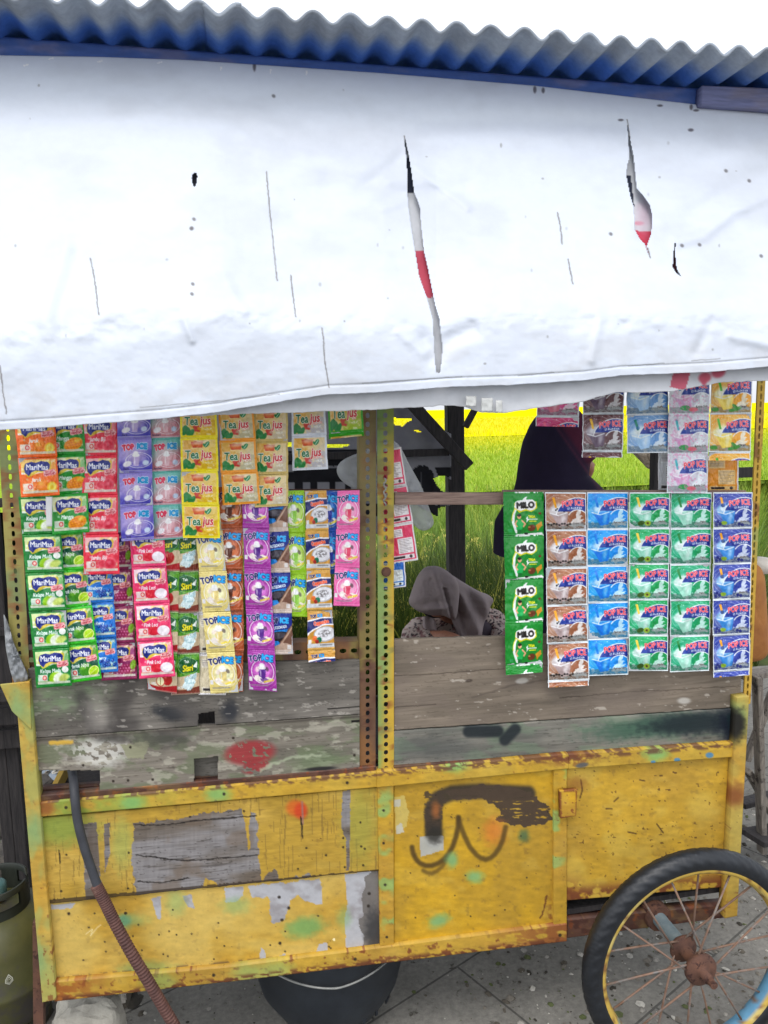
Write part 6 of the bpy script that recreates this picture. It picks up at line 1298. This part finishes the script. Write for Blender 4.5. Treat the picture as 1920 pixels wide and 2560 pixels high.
# standing person in a dark veil
def loft(name, sec, n=64, m=70, fold=.02, seed=3, rip=9):
    s = np.array(sec, float); t = np.linspace(0, 1, m); k = np.linspace(0, 1, len(s)); g = [np.interp(t, k, s[:, i]) for i in range(5)]
    ker = np.array([1, 2, 3, 2, 1.])/9; g = [np.convolve(np.pad(q, 2, mode='edge'), ker, 'valid') for q in g]
    th = np.linspace(0, 2*pi, n, endpoint=False); Z = g[0][:, None]; f = 1+fold*np.clip(t*1.6, 0, 1)[:, None]*(np.sin(th*rip+3*fbm(t*3, t*0, seed)[:, None])+1.2*(fbm(th[None, :]*2, t[:, None]*3, seed)-.5))
    X = g[1][:, None]+g[3][:, None]*np.cos(th)*f; Y = g[2][:, None]+g[4][:, None]*np.sin(th)*f; Z = Z+0*X
    V = np.stack([X, Y, Z], -1); i, j = np.meshgrid(np.arange(m-1), np.arange(n), indexing='ij'); a = i*n+j; b = i*n+(j+1) % n; return mesh_np(name, V, np.stack([a, a+n, b+n, b], -1).reshape(-1, 4))
VY = 1.15; wz = lambda x, y: tuple(map(float, P(x, y, VY)))
ppm = 100/abs(wz(1500, 1200)[0]-wz(1400, 1200)[0]); r_ = lambda p: p/ppm
hc = wz(1424, 1122); x0 = hc[0]-.03; sh_ = hc[2]-.27
p2 = empty("person", (x0, VY, 0), 'standing person in a long dark maroon and navy veil behind the shake sachets', 'person')
jw = wz(1470, 1172); ns = wz(1484, 1162); ch = wz(1470, 1190)
cones = [(hc, .088, (hc[0]+.01, VY, hc[2]+.01), .085), (hc, .05, jw, .026), (wz(1466, 1150), .014, ns, .008), (jw, .018, ch, .016), (wz(1480, 1177), .010, wz(1480, 1181), .009),
         ((hc[0]-.02, VY+.01, hc[2]-.05), .05, (x0, VY, sh_), .055), ((x0-.12, VY, sh_-.05), .055, (x0+.12, VY, sh_-.05), .055), ((x0, VY, sh_-.08), .13, (x0, VY, .85), .14)]
for s in (-1, 1):
    a_ = (x0+s*.14, VY, sh_-.05); b_ = (x0+s*.16, VY+.02, sh_-.33); c_ = (x0+s*.08, VY-.10, sh_-.42); cones += [(a_, .048, b_, .038), (b_, .037, c_, .026)]+hand(c_, (-s*.8, -.3, 0), (0, 0, 1))
    cones += [((x0+s*.08, VY, .85), .095, (x0+s*.09, VY-.01, .48), .06), ((x0+s*.09, VY-.01, .48), .06, (x0+s*.09, VY+.02, .08), .04), ((x0+s*.09, VY+.02, .06), .04, (x0+s*.13, VY-.12, .035), .033)]
link("body", blob("body", cones, .008, 3), M_skin, p2)
sec = []
for y_, xl_, xr_, ry_ in ((1014, 1392, 1404, .02), (1017, 1376, 1424, .05), (1028, 1356, 1444, .08), (1045, 1342, 1456, .10), (1062, 1331, 1464, .11), (1103, 1313, 1476, .12), (1125, 1308, 1481, .12), (1146, 1304, 1484, .12), (1158, 1302, 1470, .12), (1190, 1298, 1466, .12), (1204, 1296, 1482, .13), (1230, 1290, 1508, .15), (1265, 1264, 1530, .17), (1300, 1244, 1556, .19), (1380, 1240, 1580, .21)):
    q_ = wz((xl_+xr_)/2, y_); sec.append((q_[2], q_[0], VY, r_((xr_-xl_)/2), ry_))
vl = loft("veil", sec, fold=.012, rip=7, n=100, m=150)
def vcol(v):
    X, Y = topx_(v); a = Art(X, Y, (40, 34, 54)); a.put(sst(0, 30, X-(1368+(Y-1040)*.70)), (84, 34, 54), .9); a.put(a.line([(1372, 1040), (1510, 1240)], 2, 5), (110, 50, 70), .6); a.mul(.88+.24*fbm(X/30, Y/60, 3)); return a.c
link("veil", setcol(vl, vcol), M_cloth, p2)
rb = loft("robe", [(sh_-.02, x0, VY, .16, .11), (sh_-.25, x0, VY, .16, .13), (.9, x0, VY, .18, .15), (.5, x0, VY, .22, .19), (.08, x0, VY, .27, .24)], fold=.05, rip=11, seed=8)
link("robe", setcol(rb, lambda v: np.ones((len(v), 3))*col((40, 34, 52))), M_cloth, p2)
